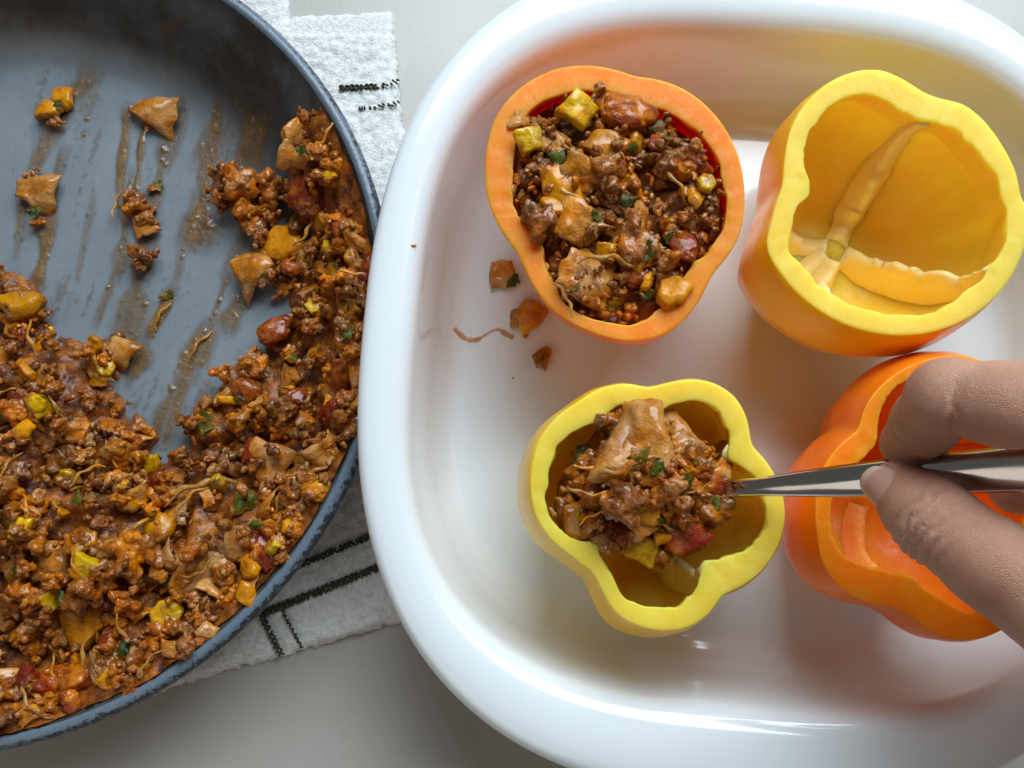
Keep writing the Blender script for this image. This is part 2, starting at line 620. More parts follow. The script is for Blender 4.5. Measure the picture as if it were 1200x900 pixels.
def thread_band(name, px0, px1, width, parent, z, dens=1.0, seed=0, checker=False):
    a = np.array(P3(*px0, z)); b = np.array(P3(*px1, z))
    L = np.linalg.norm(b - a); d = (b - a) / L; nrm = np.array([-d[1], d[0], 0])
    r = np.random.default_rng(seed)
    bm = bmesh.new()
    nrow = max(1, int(width / 0.00095))
    n = int(L / 0.00105)
    for row in range(nrow):
        for k in range(n):
            if checker and (k + row) % 2: continue
            if r.random() > dens: continue
            off = (row - (nrow - 1) / 2) * width / nrow + r.normal(0, 0.00014)
            s = (k + 0.5) / n * L + r.normal(0, 0.00016)
            p = a + d * s + nrm * off + np.array([0, 0, r.uniform(-0.0002, 0.0004)])
            ang = math.atan2(d[1], d[0]) + (0.9 if (k + row) % 2 else -0.9) + r.normal(0, 0.25)
            Mx = Matrix.Translation(p) @ Matrix.Rotation(ang, 4, 'Z') @ Matrix.Diagonal((0.00105, 0.00052, 0.0008, 1))
            bmesh.ops.create_icosphere(bm, subdivisions=1, radius=1.0, matrix=Mx)
    me = bpy.data.meshes.new(name); bm.to_mesh(me); bm.free()
    me.materials.append(M['thread'])
    me.polygons.foreach_set('use_smooth', np.ones(len(me.polygons), bool))
    return link(name, me, parent)


ZT = 0.0055
thread_band('stripe', (398, 103), (441, 101), 0.0026, towel, ZT, 0.95, 1)
thread_band('stripe', (441, 101), (468, 95), 0.0026, towel, ZT, 0.8, 2, True)
thread_band('stripe', (420, 126), (441, 126), 0.0018, towel, ZT, 0.95, 3)
thread_band('stripe', (441, 126), (471, 120), 0.0022, towel, ZT, 0.8, 4, True)
thread_band('stripe', (330, 671), (445, 624), 0.0026, towel, ZT, 0.97, 5)
thread_band('stripe', (310, 718), (450, 662), 0.0030, towel, ZT, 0.97, 6)
thread_band('stripe', (304, 716), (330, 768), 0.0026, towel, ZT - 0.0002, 0.97, 7)
thread_band('stripe', (329, 711), (354, 760), 0.0011, towel, ZT - 0.0002, 0.97, 8)
thread_band('hem_stitching', (343, 42), (458, 40), 0.0010, towel, ZT - 0.0010, 0.0, 9)

# ------------------------------------------------------------------ baking dish
DC, DA, DB, DN, DROT = np.array([0.0899, 0.0614]), 0.1449, 0.1562, 2.58, -0.0706
DISH_RIM, DISH_FLOOR = 0.064, 0.009


def dish_outline(inset, n=260, p=DN):
    t = np.linspace(0, 2 * math.pi, n, endpoint=False)
    c, s = np.cos(t), np.sin(t)
    a, b = DA - 0.66 * inset, DB - 1.06 * inset
    r = 1.0 / ((abs(c / a) ** p + abs(s / b) ** p) ** (1 / p))
    u, v = r * c, r * s
    cr, sr = math.cos(DROT), math.sin(DROT)
    return np.stack([DC[0] + 0.03 * inset + u * cr - v * sr, DC[1] + u * sr + v * cr], -1)


def smooth_profile(pts, per=5):
    """Catmull-Rom through profile points"""
    p = np.array(pts, float); out = []
    q = np.vstack([2 * p[0] - p[1], p, 2 * p[-1] - p[-2]])
    for i in range(1, len(q) - 2):
        for k in range(per):
            t = k / per
            out.append(0.5 * ((2 * q[i]) + (-q[i - 1] + q[i + 1]) * t + (2 * q[i - 1] - 5 * q[i] + 4 * q[i + 1] - q[i + 2]) * t * t
                              + (-q[i - 1] + 3 * q[i] - 3 * q[i + 1] + q[i + 2]) * t ** 3))
    out.append(p[-1])
    return np.array(out)


R_, FL = DISH_RIM, DISH_FLOOR
prof = smooth_profile([(0.062, 0.0005), (0.040, 0.0008), (0.030, 0.004), (0.024, 0.020), (0.0195, 0.042), (0.0125, R_ - 0.0115), (0.004, R_ - 0.0095), (0.0006, R_ - 0.0075),
                       (0.0, R_ - 0.0055), (0.0010, R_ - 0.0028), (0.0045, R_ - 0.0008), (0.0105, R_), (0.0180, R_ - 0.0004), (0.0240, R_ - 0.0022), (0.0280, R_ - 0.0065),
                       (0.0302, R_ - 0.015), (0.0322, R_ - 0.028), (0.0345, FL + 0.0120), (0.0385, FL + 0.0045), (0.0440, FL + 0.0010), (0.052, FL), (0.075, FL), (0.10, FL), (0.125, FL)], 4)
V, nU = [], 260
for ins, z in prof:
    q = dish_outline(ins, nU, DN + min(ins, 0.03) * 14 if ins < 0.06 else DN + 0.42 - (ins - 0.06) * 10)
    V += [(x, y, z) for x, y in q]
Fc = grid_faces(nU, len(prof), True)
V.append((DC[0], DC[1], 0.0005)); V.append((DC[0], DC[1], FL))
b0 = len(V) - 2; last = (len(prof) - 1) * nU
for u in range(nU):
    Fc.append(((u + 1) % nU, u, b0)); Fc.append((last + u, last + (u + 1) % nU, b0 + 1))
dish = link('baking_dish', mesh_from('baking_dish', V, Fc, M['ceramic']))
tag(dish, 'white glazed ceramic baking dish with wide rolled rim holding the peppers', 'baking dish')

def dish_z(x, y):
    """height of the dish's inside under a point"""
    cr, sr = math.cos(DROT), math.sin(DROT)
    lo_i, hi_i = 0.0, 0.12
    for _ in range(30):
        i_ = 0.5 * (lo_i + hi_i)
        dx, dy = x - DC[0] - 0.03 * i_, y - DC[1]
        u, v = dx * cr + dy * sr, -dx * sr + dy * cr
        p = DN + min(i_, 0.03) * 14
        if (abs(u / (DA - 0.66 * i_)) ** p + abs(v / (DB - 1.06 * i_)) ** p) < 1: lo_i = i_
        else: hi_i = i_
    k = int(np.argmax(prof[:, 1]))
    return float(np.interp(lo_i, prof[k:, 0], prof[k:, 1]))


def on_dish(px, py):
    z = DISH_FLOOR
    for _ in range(6):
        g = unp(px, py, z); z = dish_z(g[0], g[1])
    return unp(px, py, z)


# ------------------------------------------------------------------ skillet
PAN_C = np.array([-0.2085, 0.0790])
PAN_Z0, PAN_FLOOR, PAN_RIM_Z = 0.0062, 0.0105, 0.0475
pan = tag(empty('skillet', (PAN_C[0], PAN_C[1], PAN_Z0)), 'large round skillet with blue grey nonstick inside and chipped rim', 'skillet')


def lathe(name, prof, mat, parent, n=220):
    V = []
    for r, z in prof:
        for k in range(n):
            t = 2 * math.pi * k / n
            V.append((r * math.cos(t), r * math.sin(t), z - PAN_Z0))
    return link(name, mesh_from(name, V, grid_faces(n, len(prof), True), mat), parent)


inner_wall = [(0.0005, PAN_FLOOR), (0.05, PAN_FLOOR), (0.09, PAN_FLOOR), (0.112, PAN_FLOOR + 0.0002), (0.121, PAN_FLOOR + 0.0016), (0.129, PAN_FLOOR + 0.0062),
              (0.137, PAN_FLOOR + 0.0145), (0.146, PAN_FLOOR + 0.0265), (0.1545, PAN_RIM_Z - 0.0025), (0.1576, PAN_RIM_Z + 0.0006)]
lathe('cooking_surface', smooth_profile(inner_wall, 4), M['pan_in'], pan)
lathe('rim', smooth_profile([(0.1576, PAN_RIM_Z + 0.0006), (0.1588, PAN_RIM_Z + 0.0014), (0.1604, PAN_RIM_Z + 0.0012), (0.1618, PAN_RIM_Z), (PAN_R, PAN_RIM_Z - 0.0015),
                             (PAN_R - 0.0006, PAN_RIM_Z - 0.003)], 4), M['pan_rim'], pan)
lathe('outer_shell', smooth_profile([(PAN_R - 0.0006, PAN_RIM_Z - 0.003), (0.1575, PAN_RIM_Z - 0.008), (0.150, PAN_FLOOR + 0.024), (0.138, PAN_FLOOR + 0.008), (0.128, PAN_Z0 + 0.0005),
                                     (0.12, PAN_Z0), (0.06, PAN_Z0), (0.0005, PAN_Z0)], 4), M['black'], pan)


def rounded_bar(name, pts, hw, hh, mat, parent, nseg=14):
    pts = [Vector(p) for p in pts]; V = []
    for i, p in enumerate(pts):
        d = (pts[min(i + 1, len(pts) - 1)] - pts[max(i - 1, 0)]).normalized()
        s = d.cross(Vector((0, 0, 1))).normalized(); u = s.cross(d)
        for k in range(nseg):
            t = 2 * math.pi * k / nseg
            V.append(p + s * hw[i] * math.cos(t) + u * hh[i] * math.sin(t))
    Fc = grid_faces(nseg, len(pts), True)
    Fc.append(tuple(range(nseg))[::-1]); Fc.append(tuple((len(pts) - 1) * nseg + k for k in range(nseg)))
    return link(name, mesh_from(name, V, Fc, mat), parent)


zz = PAN_RIM_Z - 0.012 - PAN_Z0
rounded_bar('handle', [(-0.152, 0.004, zz), (-0.175, 0.005, zz + 0.004), (-0.21, 0.006, zz + 0.016), (-0.26, 0.008, zz + 0.024), (-0.32, 0.010, zz + 0.028), (-0.345, 0.011, zz + 0.026), (-0.35, 0.0112, zz + 0.025)],
            [0.013, 0.009, 0.009, 0.012, 0.013, 0.010, 0.004], [0.006, 0.005, 0.006, 0.007, 0.008, 0.006, 0.003], M['black'], pan)


# ------------------------------------------------------------------ bell peppers
def resample_polar(pts, c, n):
    d = pts - c
    th = np.unwrap(np.arctan2(d[:, 1], d[:, 0]))
    if th[-1] < th[0]:
        th = th[::-1]; d = d[::-1]
    r = np.linalg.norm(d, axis=1)
    # smooth closed curve through the points in polar form
    t3 = np.concatenate([th - 2 * math.pi, th, th + 2 * math.pi]); r3 = np.tile(r, 3)
    o = np.argsort(t3); t3 = t3[o]; r3 = r3[o]
    g = np.linspace(0, 2 * math.pi, n, endpoint=False)
    v = np.interp(g, t3, r3)
    k = np.array([1, 2, 3, 2, 1]) / 9.0
    for _ in range(2):
        v = sum(k[j] * np.roll(v, j - 2) for j in range(5))
    return v


def pepper(label, crop, outer, inner, zr, tilt, shift, skin, flesh, mem, septa, zb=DISH_FLOOR + 0.0005, bulge=1.06, taper=0.78, seed=0, group=None, jx=(0, 0)):
    x0, y0, s = crop
    po = np.array(outer, float) * s + [x0, y0]; pi_ = np.array(inner, float) * s + [x0, y0]
    c_px = po.mean(0); cc = unp(*c_px, zr)
    U = lambda P: unp(P[:, 0], P[:, 1], zr, tilt[0], tilt[1], cc[0], cc[1])[:, :2]
    wo, wi = U(po), U(pi_)
    c = 0.5 * (wo.max(0) + wo.min(0))
    n = 220
    ro, ri = resample_polar(wo, c, n), resample_polar(wi, c, n)
    th = np.linspace(0, 2 * math.pi, n, endpoint=False)
    ct, st = np.cos(th), np.sin(th)
    zt = lambda x, y: zr + tilt[0] * (x - cc[0]) + tilt[1] * (y - cc[1])
    rm = ro.mean()
    sh = np.array(shift)
    ring = np.stack([ct, st], -1)
    ri = np.minimum(ri, ro - 0.0035)
    nz3 = lambda sc, sd_, extra=0: fbm(np.stack([ct * sc, st * sc, np.full(n, extra)], -1), sd_, 2)

    ri = ri + nz3(5, seed + 70) * 0.0014 + nz3(22, seed + 71) * 0.0007 * np.clip(nz3(2.5, seed + 72) * 2.5, 0, 1)
    ri = np.minimum(ri, ro - 0.0035)

    def S_out(t):
        k = np.interp(t, [0, 0.12, 0.35, 0.6, 0.8, 0.92, 1.0], [1.0, 1 + (bulge - 1) * 0.6, bulge, 0.5 * (bulge + taper) + 0.04, taper, taper * 0.84, taper * 0.60])
        return k

    def outer_pt(t):
        g = 1 + 0.35 * t
        r = (rm + (ro - rm) * g) * S_out(t)
        cen = c + sh * t
        x = cen[0] + r * ct; y = cen[1] + r * st
        top = zt(c[0] + ro * ct, c[1] + ro * st)
        z = top * (1 - t) + zb * t
        return x, y, z

    rows, kinds = [], []

    def add(x, y, z, kind):
        rows.append(np.stack([x, y, np.broadcast_to(z, x.shape)], -1)); kinds.append(kind)

    # bottom centre up to rim (outside)
    xb, yb, zb_ = outer_pt(1.0)
    cb = c + sh
    for f, dz in ((0.02, 0.006), (0.25, 0.005), (0.5, 0.0025), (0.75, 0.0006), (0.92, 0.0)):
        add(cb[0] + (xb - cb[0]) * f, cb[1] + (yb - cb[1]) * f, zb + dz, 0)
    for t in np.concatenate([np.linspace(1.0, 0.85, 6), np.linspace(0.8, 0.06, 18), [0.035, 0.018]]):
        x, y, z = outer_pt(t)
        w = nz3(3.0, seed, t * 4) * 0.0006
        tz = np.clip((t - 0.85) / 0.15, 0, 1)
        add(x + w * ct, y + w * st, z + 0.0 * tz, 0)
    # cut rim
    rough = nz3(9, seed + 5) * 0.0003 + nz3(40, seed + 6) * 0.00006
    for f in (0.0, 0.02, 0.05, 0.15, 0.3, 0.45, 0.6, 0.75, 0.88, 0.96, 0.985, 1.0):
        r = ro * (1 - f) + ri * f
        x, y = c[0] + r * ct, c[1] + r * st
        edge = {0.0: -0.0005, 0.02: -0.0001, 0.985: -0.0001, 1.0: -0.0006}.get(f, 0)
        rr = nz3(30, seed + 9, f * 9) * 0.00005
        add(x, y, zt(x, y) + edge + rough * (0.3 + f) + rr - 0.0003 * f, 1)
    # inner wall down to the floor
    zf = zb + 0.010
    t_in = np.concatenate([[0.012, 0.03], np.linspace(0.07, 0.92, 20)])
    for t in t_in:
        xo, yo, zo = outer_pt(min(t * 0.93, 1))
        cen = c + sh * t * 0.93
        r_o = np.hypot(xo - cen[0], yo - cen[1])
        lim = r_o - np.interp(t, [0, 0.3, 1], [0.004, 0.0048, 0.006])
        blend = np.clip(t / 0.35, 0, 1)
        r_ = (ri + nz3(8, seed + 15, 1) * 0.0006) * (1 - blend) + lim * blend
        r_ = np.minimum(r_, lim)
        drop = np.clip((t - 0.72) / 0.2, 0, 1)
        r_ = r_ * (1 - 0.22 * drop ** 2)
        w = nz3(5, seed + 20, t * 5) * 0.0009 + nz3(26, seed + 21, t * 3) * 0.00035
        x, y = cen[0] + (r_ + w) * ct, cen[1] + (r_ + w) * st
        top = zt(c[0] + ri * ct, c[1] + ri * st)
        add(x, y, top * (1 - t) + zf * t - 0.001, 2)
    x, y, z = rows[-1][:, 0], rows[-1][:, 1], rows[-1][:, 2]
    cen = c + sh * 0.93 + np.array(jx)
    for f in (0.88, 0.72, 0.55, 0.36, 0.18, 0.02):
        add(cen[0] + (x - cen[0]) * f, cen[1] + (y - cen[1]) * f, zf + (z - zf) * f ** 2.2 + 0.0085 * (1 - f) ** 2 + nz3(4, seed + 30, f * 6) * 0.0006, 2)
    A = np.array(rows); nr = len(rows)
    V = A.reshape(-1, 3).tolist(); Fc = grid_faces(n, nr, True)
    fm = []
    for v in range(nr - 1):
        fm += [0 if kinds[v + 1] == 0 or (kinds[v] == 0) else (2 if kinds[v] == 2 else 1)] * n
    Fc.append(tuple(range(n))[::-1]); fm.append(0)
    Fc.append(tuple((nr - 1) * n + k for k in range(n))); fm.append(2)
    root = tag(empty('bell_pepper', (cb[0], cb[1], zb)), label, 'pepper', group)
    off = np.array([cb[0], cb[1], zb])
    link('pepper_wall', mesh_from('pepper_wall', np.array(V) - off, Fc, [M[skin], M[flesh], M[flesh[0] + '_lining']], fm), root)
    # membranes
    i0 = kinds.index(2) + 1
    for si, (sx, sy, hmax, reach, hrim) in enumerate(septa):
        pw = unp(sx * s + x0, sy * s + y0, zr)[:2] - c
        k = int(round((math.atan2(pw[1], pw[0]) % (2 * math.pi)) / (2 * math.pi) * n)) % n
        path = A[i0:, k, :]
        m_ = max(6, int(len(path) * reach)); path = path[:m_]
        # even resampling
        dl = np.concatenate([[0], np.cumsum(np.linalg.norm(np.diff(path, axis=0), axis=1))])
        nn = 40; sN = np.linspace(0, dl[-1], nn)
        path = np.stack([np.interp(sN, dl, path[:, e]) for e in range(3)], -1)
        tang = np.gradient(path, axis=0); tang /= np.linalg.norm(tang, axis=1)[:, None]
        rad = np.array([ct[k], st[k], 0]); side = np.array([-st[k], ct[k], 0])
        nrm = np.cross(side, tang); nrm /= np.linalg.norm(nrm, axis=1)[:, None]
        flip = np.sign((nrm @ (-rad)) + nrm[:, 2] * 0.8); nrm *= flip[:, None]
        u = np.linspace(0, 1, nn)
        hh = np.interp(u, [0, 0.06, 0.2, 0.5, 0.8, 1.0], [hrim * 0.6, hrim, hrim + 0.3 * (hmax - hrim), hmax, hmax * 0.8, hmax * 0.35])
        hh = hh * (1 + 0.38 * vnoise(np.stack([u * 9, 0 * u + si, 0 * u + seed], -1), seed + 40)) + 0.0009 * vnoise(np.stack([u * 30, 0 * u + si, 0 * u], -1), seed + 44)
        wob = 0.0016 * vnoise(np.stack([u * 4, 0 * u + si * 3.3, 0 * u], -1), seed + 41)
        VV = []
        prof_ = [(-1.0, -0.25), (-0.62, 0.18), (-0.36, 0.6), (-0.22, 0.9), (0, 1.0), (0.22, 0.9), (0.36, 0.6), (0.62, 0.18), (1.0, -0.25)]
        for q in range(nn):
            for a_, b_ in prof_:
                wdt = 0.0064 * (0.75 + 0.6 * u[q]) * (0.6 + 0.4 * hh[q] / max(hmax, 1e-4))
                VV.append(path[q] + side * (a_ * wdt + wob[q] * max(b_, 0)) + nrm[q] * (b_ * hh[q] - (0.002 if b_ < 0 else 0)) - off)
        np_ = len(prof_)
        Fm = grid_faces(np_, nn, True) + [tuple(range(np_))[::-1], tuple((nn - 1) * np_ + e for e in range(np_))]
        link('membrane', mesh_from('membrane', VV, Fm, M[mem]), root)
    return dict(root=root, c=c, sh=sh, ro=ro, ri=ri, th=th, zr=zr, zb=zb)


TLo = [(115,330),(120,260),(140,190),(180,130),(240,80),(320,45),(400,38),(470,48),(530,70),(600,78),(670,105),(730,150),(780,210),(815,280),(832,350),(835,430),(825,500),(795,560),(750,610),(725,660),(690,720),(640,770),(570,800),(500,803),(430,785),(360,755),(300,715),(255,660),(225,600),(205,555),(170,510),(135,450),(118,390)]
TLi = [(185,400),(192,330),(200,260),(215,190),(260,150),(330,115),(400,105),(470,120),(540,140),(620,165),(690,210),(740,270),(775,330),(780,420),(775,490),(740,550),(690,580),(670,620),(640,680),(590,720),(520,755),(450,745),(380,720),(330,690),(300,640),(280,590),(275,540),(240,500),(205,460)]
TRo = [(165,560),(185,470),(215,380),(220,300),(240,210),(285,140),(350,85),(420,55),(490,50),(550,75),(610,115),(660,135),(730,150),(790,200),(840,270),(880,350),(890,440),(870,530),(825,605),(815,680),(770,760),(700,805),(620,825),(540,825),(450,822),(360,800),(290,760),(230,710),(185,650)]
TRi = [(228,560),(245,500),(252,440),(298,402),(300,370),(275,350),(275,270),(310,190),(370,140),(430,118),(490,130),(550,170),(620,195),(700,215),(760,270),(810,330),(835,420),(830,500),(795,565),(790,620),(750,690),(690,740),(620,760),(540,745),(500,742),(440,750),(380,745),(310,710),(260,670),(232,630)]
BLo = [(82,400),(85,320),(110,240),(160,175),(225,130),(290,90),(370,75),(440,90),(500,72),(570,62),(640,75),(700,115),(735,180),(745,260),(800,320),(840,400),(850,470),(835,550),(790,630),(730,680),(660,710),(620,770),(560,810),(480,822),(400,805),(340,770),(300,700),(270,640),(200,590),(130,530),(95,470)]
BLi = [(130,420),(130,330),(165,260),(230,210),(300,190),(315,160),(380,140),(450,165),(500,140),(570,122),(630,140),(675,190),(685,260),(665,300),(720,330),(780,390),(800,450),(785,520),(740,570),(670,595),(600,620),(590,680),(540,740),(480,762),(420,750),(370,720),(330,650),(290,590),(285,550),(210,540),(150,490)]
BRo = [(590,60),(480,75),(380,130),(320,200),(300,270),(230,330),(190,400),(180,480),(185,560),(200,640),(250,710),(330,750),(400,760),(460,790),(510,830),(560,850),(640,850),(710,820),(760,760),(800,660),(830,540),(820,400),(790,280),(740,170),(670,90)]
BRi = [(500,120),(430,135),(380,180),(350,240),(350,300),(310,360),(250,420),(215,510),(230,590),(290,640),(360,650),(455,665),(460,700),(520,730),(600,780),(640,790),(700,720),(740,620),(760,520),(750,400),(720,290),(680,200),(600,130)]
ZR = 0.080
pep_tl = pepper('orange bell pepper cup heaped with browned beef filling', (520, 60, 0.42222), TLo, TLi, ZR, (0, 0), (0.004, 0.010), 'o_skin', 'o_flesh', 'o_mem',
                [(290, 575, 0.006, 0.6, 0.0006), (690, 590, 0.006, 0.6, 0.0006)], bulge=1.0, taper=0.70, seed=1)
pep_tr = pepper('yellow bell pepper cup, empty, showing its hollow ribbed inside', (830, 60, 0.41111), TRo, TRi, ZR, (0, 0), (0.0, 0.0), 'y_skin', 'y_flesh', 'y_mem',
                [(622, 196, 0.0090, 0.98, 0.001), (792, 592, 0.0150, 0.98, 0.002), (298, 386, 0.007, 0.98, 0.0018), (420, 748, 0.0150, 0.98, 0.0015), (250, 640, 0.006, 0.98, 0.0008)], bulge=1.07, taper=0.80, seed=2)
pep_bl = pepper('yellow bell pepper cup being filled, with the spoon over it', (590, 420, 0.38889), BLo, BLi, ZR, (0, 0), (-0.002, -0.006), 'y_skin', 'y_flesh', 'y_mem',
                [(288, 548, 0.008, 0.9, 0.001), (600, 618, 0.009, 0.9, 0.001), (668, 300, 0.008, 0.9, 0.001), (450, 165, 0.008, 0.9, 0.001)], bulge=1.08, taper=0.80, seed=3)
pep_br = pepper('bright orange bell pepper cup, empty, underneath the hand', (880, 390, 0.42222), BRo, BRi, ZR, (0, 0), (0.0, 0.004), 'o_skin', 'o_flesh', 'o_mem',
                [(350, 300, 0.006, 0.95, 0.001), (458, 680, 0.0085, 0.95, 0.0022), (740, 350, 0.010, 0.95, 0.001)], bulge=1.08, taper=0.80, seed=4)

# ------------------------------------------------------------------ food piece prototypes (shared meshes)
def beef_mesh(seed, elong=1.0):
    r = np.random.default_rng(seed)
    n = r.integers(26, 40)
    cen, rad = [], []
    for k in range(n):
        d = r.normal(size=3); d /= np.linalg.norm(d)
        p = d * r.uniform(0.25, 0.86) * np.array([1.0 * elong, 0.8, 0.62]) * (1 + 0.35 * math.sin(3 * math.atan2(d[1], d[0]) + seed))
        cen.append(p); rad.append(r.uniform(0.10, 0.30))
    cen = np.array(cen); rad = np.array(rad)
    kk = 0.055

    def fn(X, Y, Z):
        G = np.stack(np.broadcast_arrays(X, Y, Z), -1)
        X = X + 0.16 * fbm(G * 2.6, seed + 50, 3); Y = Y + 0.16 * fbm(G * 2.6, seed + 60, 3); Z = Z + 0.16 * fbm(G * 2.6, seed + 70, 3)
        acc = 0
        for p, q in zip(cen, rad):
            d = np.sqrt((X - p[0]) ** 2 + (Y - p[1]) ** 2 + (Z - p[2]) ** 2) - q
            acc = acc + np.exp(-d / kk)
        core = np.sqrt((X / elong) ** 2 + (Y / 0.85) ** 2 + (Z / 0.7) ** 2) - 0.42
        acc = acc + np.exp(-core / kk)
        return -kk * np.log(acc + 1e-30)
    e = 1.55 * max(1, elong)
    V, Fq = surface_nets(fn, (-e, -1.5, -1.2), (e, 1.5, 1.2), 0.068)
    V = V + (0.055 * np.stack([fbm(V * 7, seed, 2), fbm(V * 7, seed + 1, 2), fbm(V * 7, seed + 2, 2)], -1))
    return mesh_from('beef_crumble', V * 0.5, Fq, M['beef'])          # about 1 across


def dice_mesh(seed, mat, thick=0.30):
    """irregular cut of pepper wall: a many-cornered slab, bent, with softened edges"""
    r = np.random.default_rng(seed)
    nc = int(r.integers(4, 7)); n = 40
    ca_ = np.sort((np.arange(nc) + r.uniform(-0.28, 0.28, nc)) * 2 * math.pi / nc)
    cr_ = r.uniform(0.42, 0.60, nc)
    corner = np.stack([cr_ * np.cos(ca_), 0.85 * cr_ * np.sin(ca_)], -1)
    g = np.linspace(0, nc, n, endpoint=False); k0 = g.astype(int) % nc; f = (g - np.floor(g))[:, None]
    out = corner[k0] * (1 - f) + corner[(k0 + 1) % nc] * f
    out = 0.25 * np.roll(out, 1, 0) + 0.5 * out + 0.25 * np.roll(out, -1, 0)
    rows = []
    t = thick * 0.5
    for rho, z in ((0.02, t), (0.35, t), (0.65, t), (0.86, t * 0.98), (0.95, t * 0.78), (1.0, t * 0.25), (1.01, -t * 0.25), (0.97, -t * 0.78), (0.88, -t), (0.5, -t), (0.02, -t)):
        rows.append(np.concatenate([out * rho, np.full((n, 1), z)], 1))
    V = np.vstack(rows)
    a = r.uniform(0, math.pi); w = V[:, 0] * math.cos(a) + V[:, 1] * math.sin(a)
    V[:, 2] += -r.uniform(0.25, 0.9) * w * w + 0.25 * r.uniform(-1, 1) * V[:, 0] * V[:, 1]
    V += 0.045 * np.stack([vnoise(V * 4, seed), vnoise(V * 4, seed + 1), vnoise(V * 4, seed + 2)], -1)
    V += 0.02 * np.stack([vnoise(V * 11, seed), vnoise(V * 11, seed + 1), vnoise(V * 11, seed + 2)], -1)
    Fc = [q[::-1] for q in grid_faces(n, len(rows), True)] + [tuple(range(n)), tuple((len(rows) - 1) * n + k for k in range(n))[::-1]]
    return mesh_from('pepper_dice', V, Fc, mat)


def tortilla_mesh(seed):
    r = np.random.default_rng(seed)
    n = 15
    u, v = np.meshgrid(np.linspace(-0.5, 0.5, n), np.linspace(-0.5, 0.5, n))
    tri = r.uniform(0.15, 0.75)
    x = u * (1 - tri * (v + 0.5)) + r.uniform(-0.25, 0.25) * v
    y = v * r.uniform(0.75, 1.0)
    p = np.stack([x * 3, y * 3, 0 * x], -1)
    x = x + 0.05 * vnoise(p * 1.6, seed + 3); y = y + 0.05 * vnoise(p * 1.6, seed + 4)
    bend = r.uniform(0.3, 1.3); a = r.uniform(0, math.pi)
    w = x * math.cos(a) + y * math.sin(a)
    z = -bend * w * w + 0.10 * fbm(p * 0.9, seed) + 0.02 * vnoise(p * 4, seed + 7)
    t = 0.075 * (1 - (2 * np.maximum(np.abs(u), np.abs(v))) ** 8 * 0.75)
    top = np.stack([x, y, z + t], -1).reshape(-1, 3); bot = np.stack([x, y, z - t], -1).reshape(-1, 3)
    V = np.vstack([top, bot]); N = n * n
    Fc = grid_faces(n, n) + [tuple(N + i for i in f[::-1]) for f in grid_faces(n, n)]
    ring = [k for k in range(n)] + [k * n + n - 1 for k in range(1, n)] + [N - 1 - k for k in range(1, n)] + [(n - 1 - k) * n for k in range(1, n - 1)]
    for a_, b_ in zip(ring, ring[1:] + ring[:1]):
        Fc.append((b_, a_, N + a_, N + b_))
    return mesh_from('tortilla_piece', V, Fc, M['tortilla'])


def tomato_mesh(seed):
    r = np.random.default_rng(seed)
    bm = bmesh.new(); bmesh.ops.create_icosphere(bm, subdivisions=4, radius=0.5)
    V = np.array([v.co for v in bm.verts]); Fc = [tuple(v.index for v in f.verts) for f in bm.faces]; bm.free()
    d = V / np.linalg.norm(V, axis=1, keepdims=True)
    V = V * (1 + 0.35 * fbm(d * 1.6, seed, 2)[:, None] + 0.08 * vnoise(d * 5, seed + 3)[:, None])
    V = np.sign(V) * np.abs(V) ** 0.85
    return mesh_from('tomato_chunk', V * np.array([1.0, 0.72, 0.5]), Fc, M['tomato'])


def leaf_mesh(seed):
    r = np.random.default_rng(seed)
    n, m_ = 13, 9
    u, v = np.meshgrid(np.linspace(0, 1, n), np.linspace(-1, 1, m_))
    w = 0.30 * np.sin(np.pi * np.clip(u, 0.02, 1)) ** 0.8 * (0.7 + 0.75 * np.abs(np.sin(u * 9.5 + seed))) * (0.5 + 0.8 * u)
    x = u - 0.5; y = v * w
    p = np.stack([x * 4, y * 4, 0 * x + seed], -1)
    z = 0.18 * fbm(p * 0.8, seed) - 0.5 * y * y * 2 + 0.12 * np.cos(u * 3 + seed)
    V = np.stack([x, y, z], -1).reshape(-1, 3)
    V2 = V - [0, 0, 0.012]
    N = n * m_
    Fc = grid_faces(n, m_) + [tuple(N + i for i in f[::-1]) for f in grid_faces(n, m_)]
    return mesh_from('cilantro_leaf', np.vstack([V, V2]), Fc, M['leaf'])


def shred_mesh(seed):
    r = np.random.default_rng(seed)
    n, k = 16, 7
    t = np.linspace(-0.5, 0.5, n)
    b1, b2, tw = r.uniform(-0.9, 0.9), r.uniform(-0.5, 0.5), r.uniform(0, 6)
    P = np.stack([t, b1 * (t * t - 0.08) + 0.03 * np.sin(t * 14 + tw), b2 * (t * t - 0.08)], -1)
    V = []
    for i in range(n):
        rad = 0.034 * (1 - 0.75 * abs(2 * t[i]) ** 4) * (1 + 0.25 * math.sin(i * 1.3 + seed))
        for j in range(k):
            a = 2 * math.pi * j / k
            V.append(P[i] + [0, 1.25 * rad * math.cos(a), rad * math.sin(a)])
    Fc = grid_faces(k, n, True) + [tuple(range(k))[::-1], tuple((n - 1) * k + j for j in range(k))]
    return mesh_from('cheese_shred', V, Fc, M['cheese'])


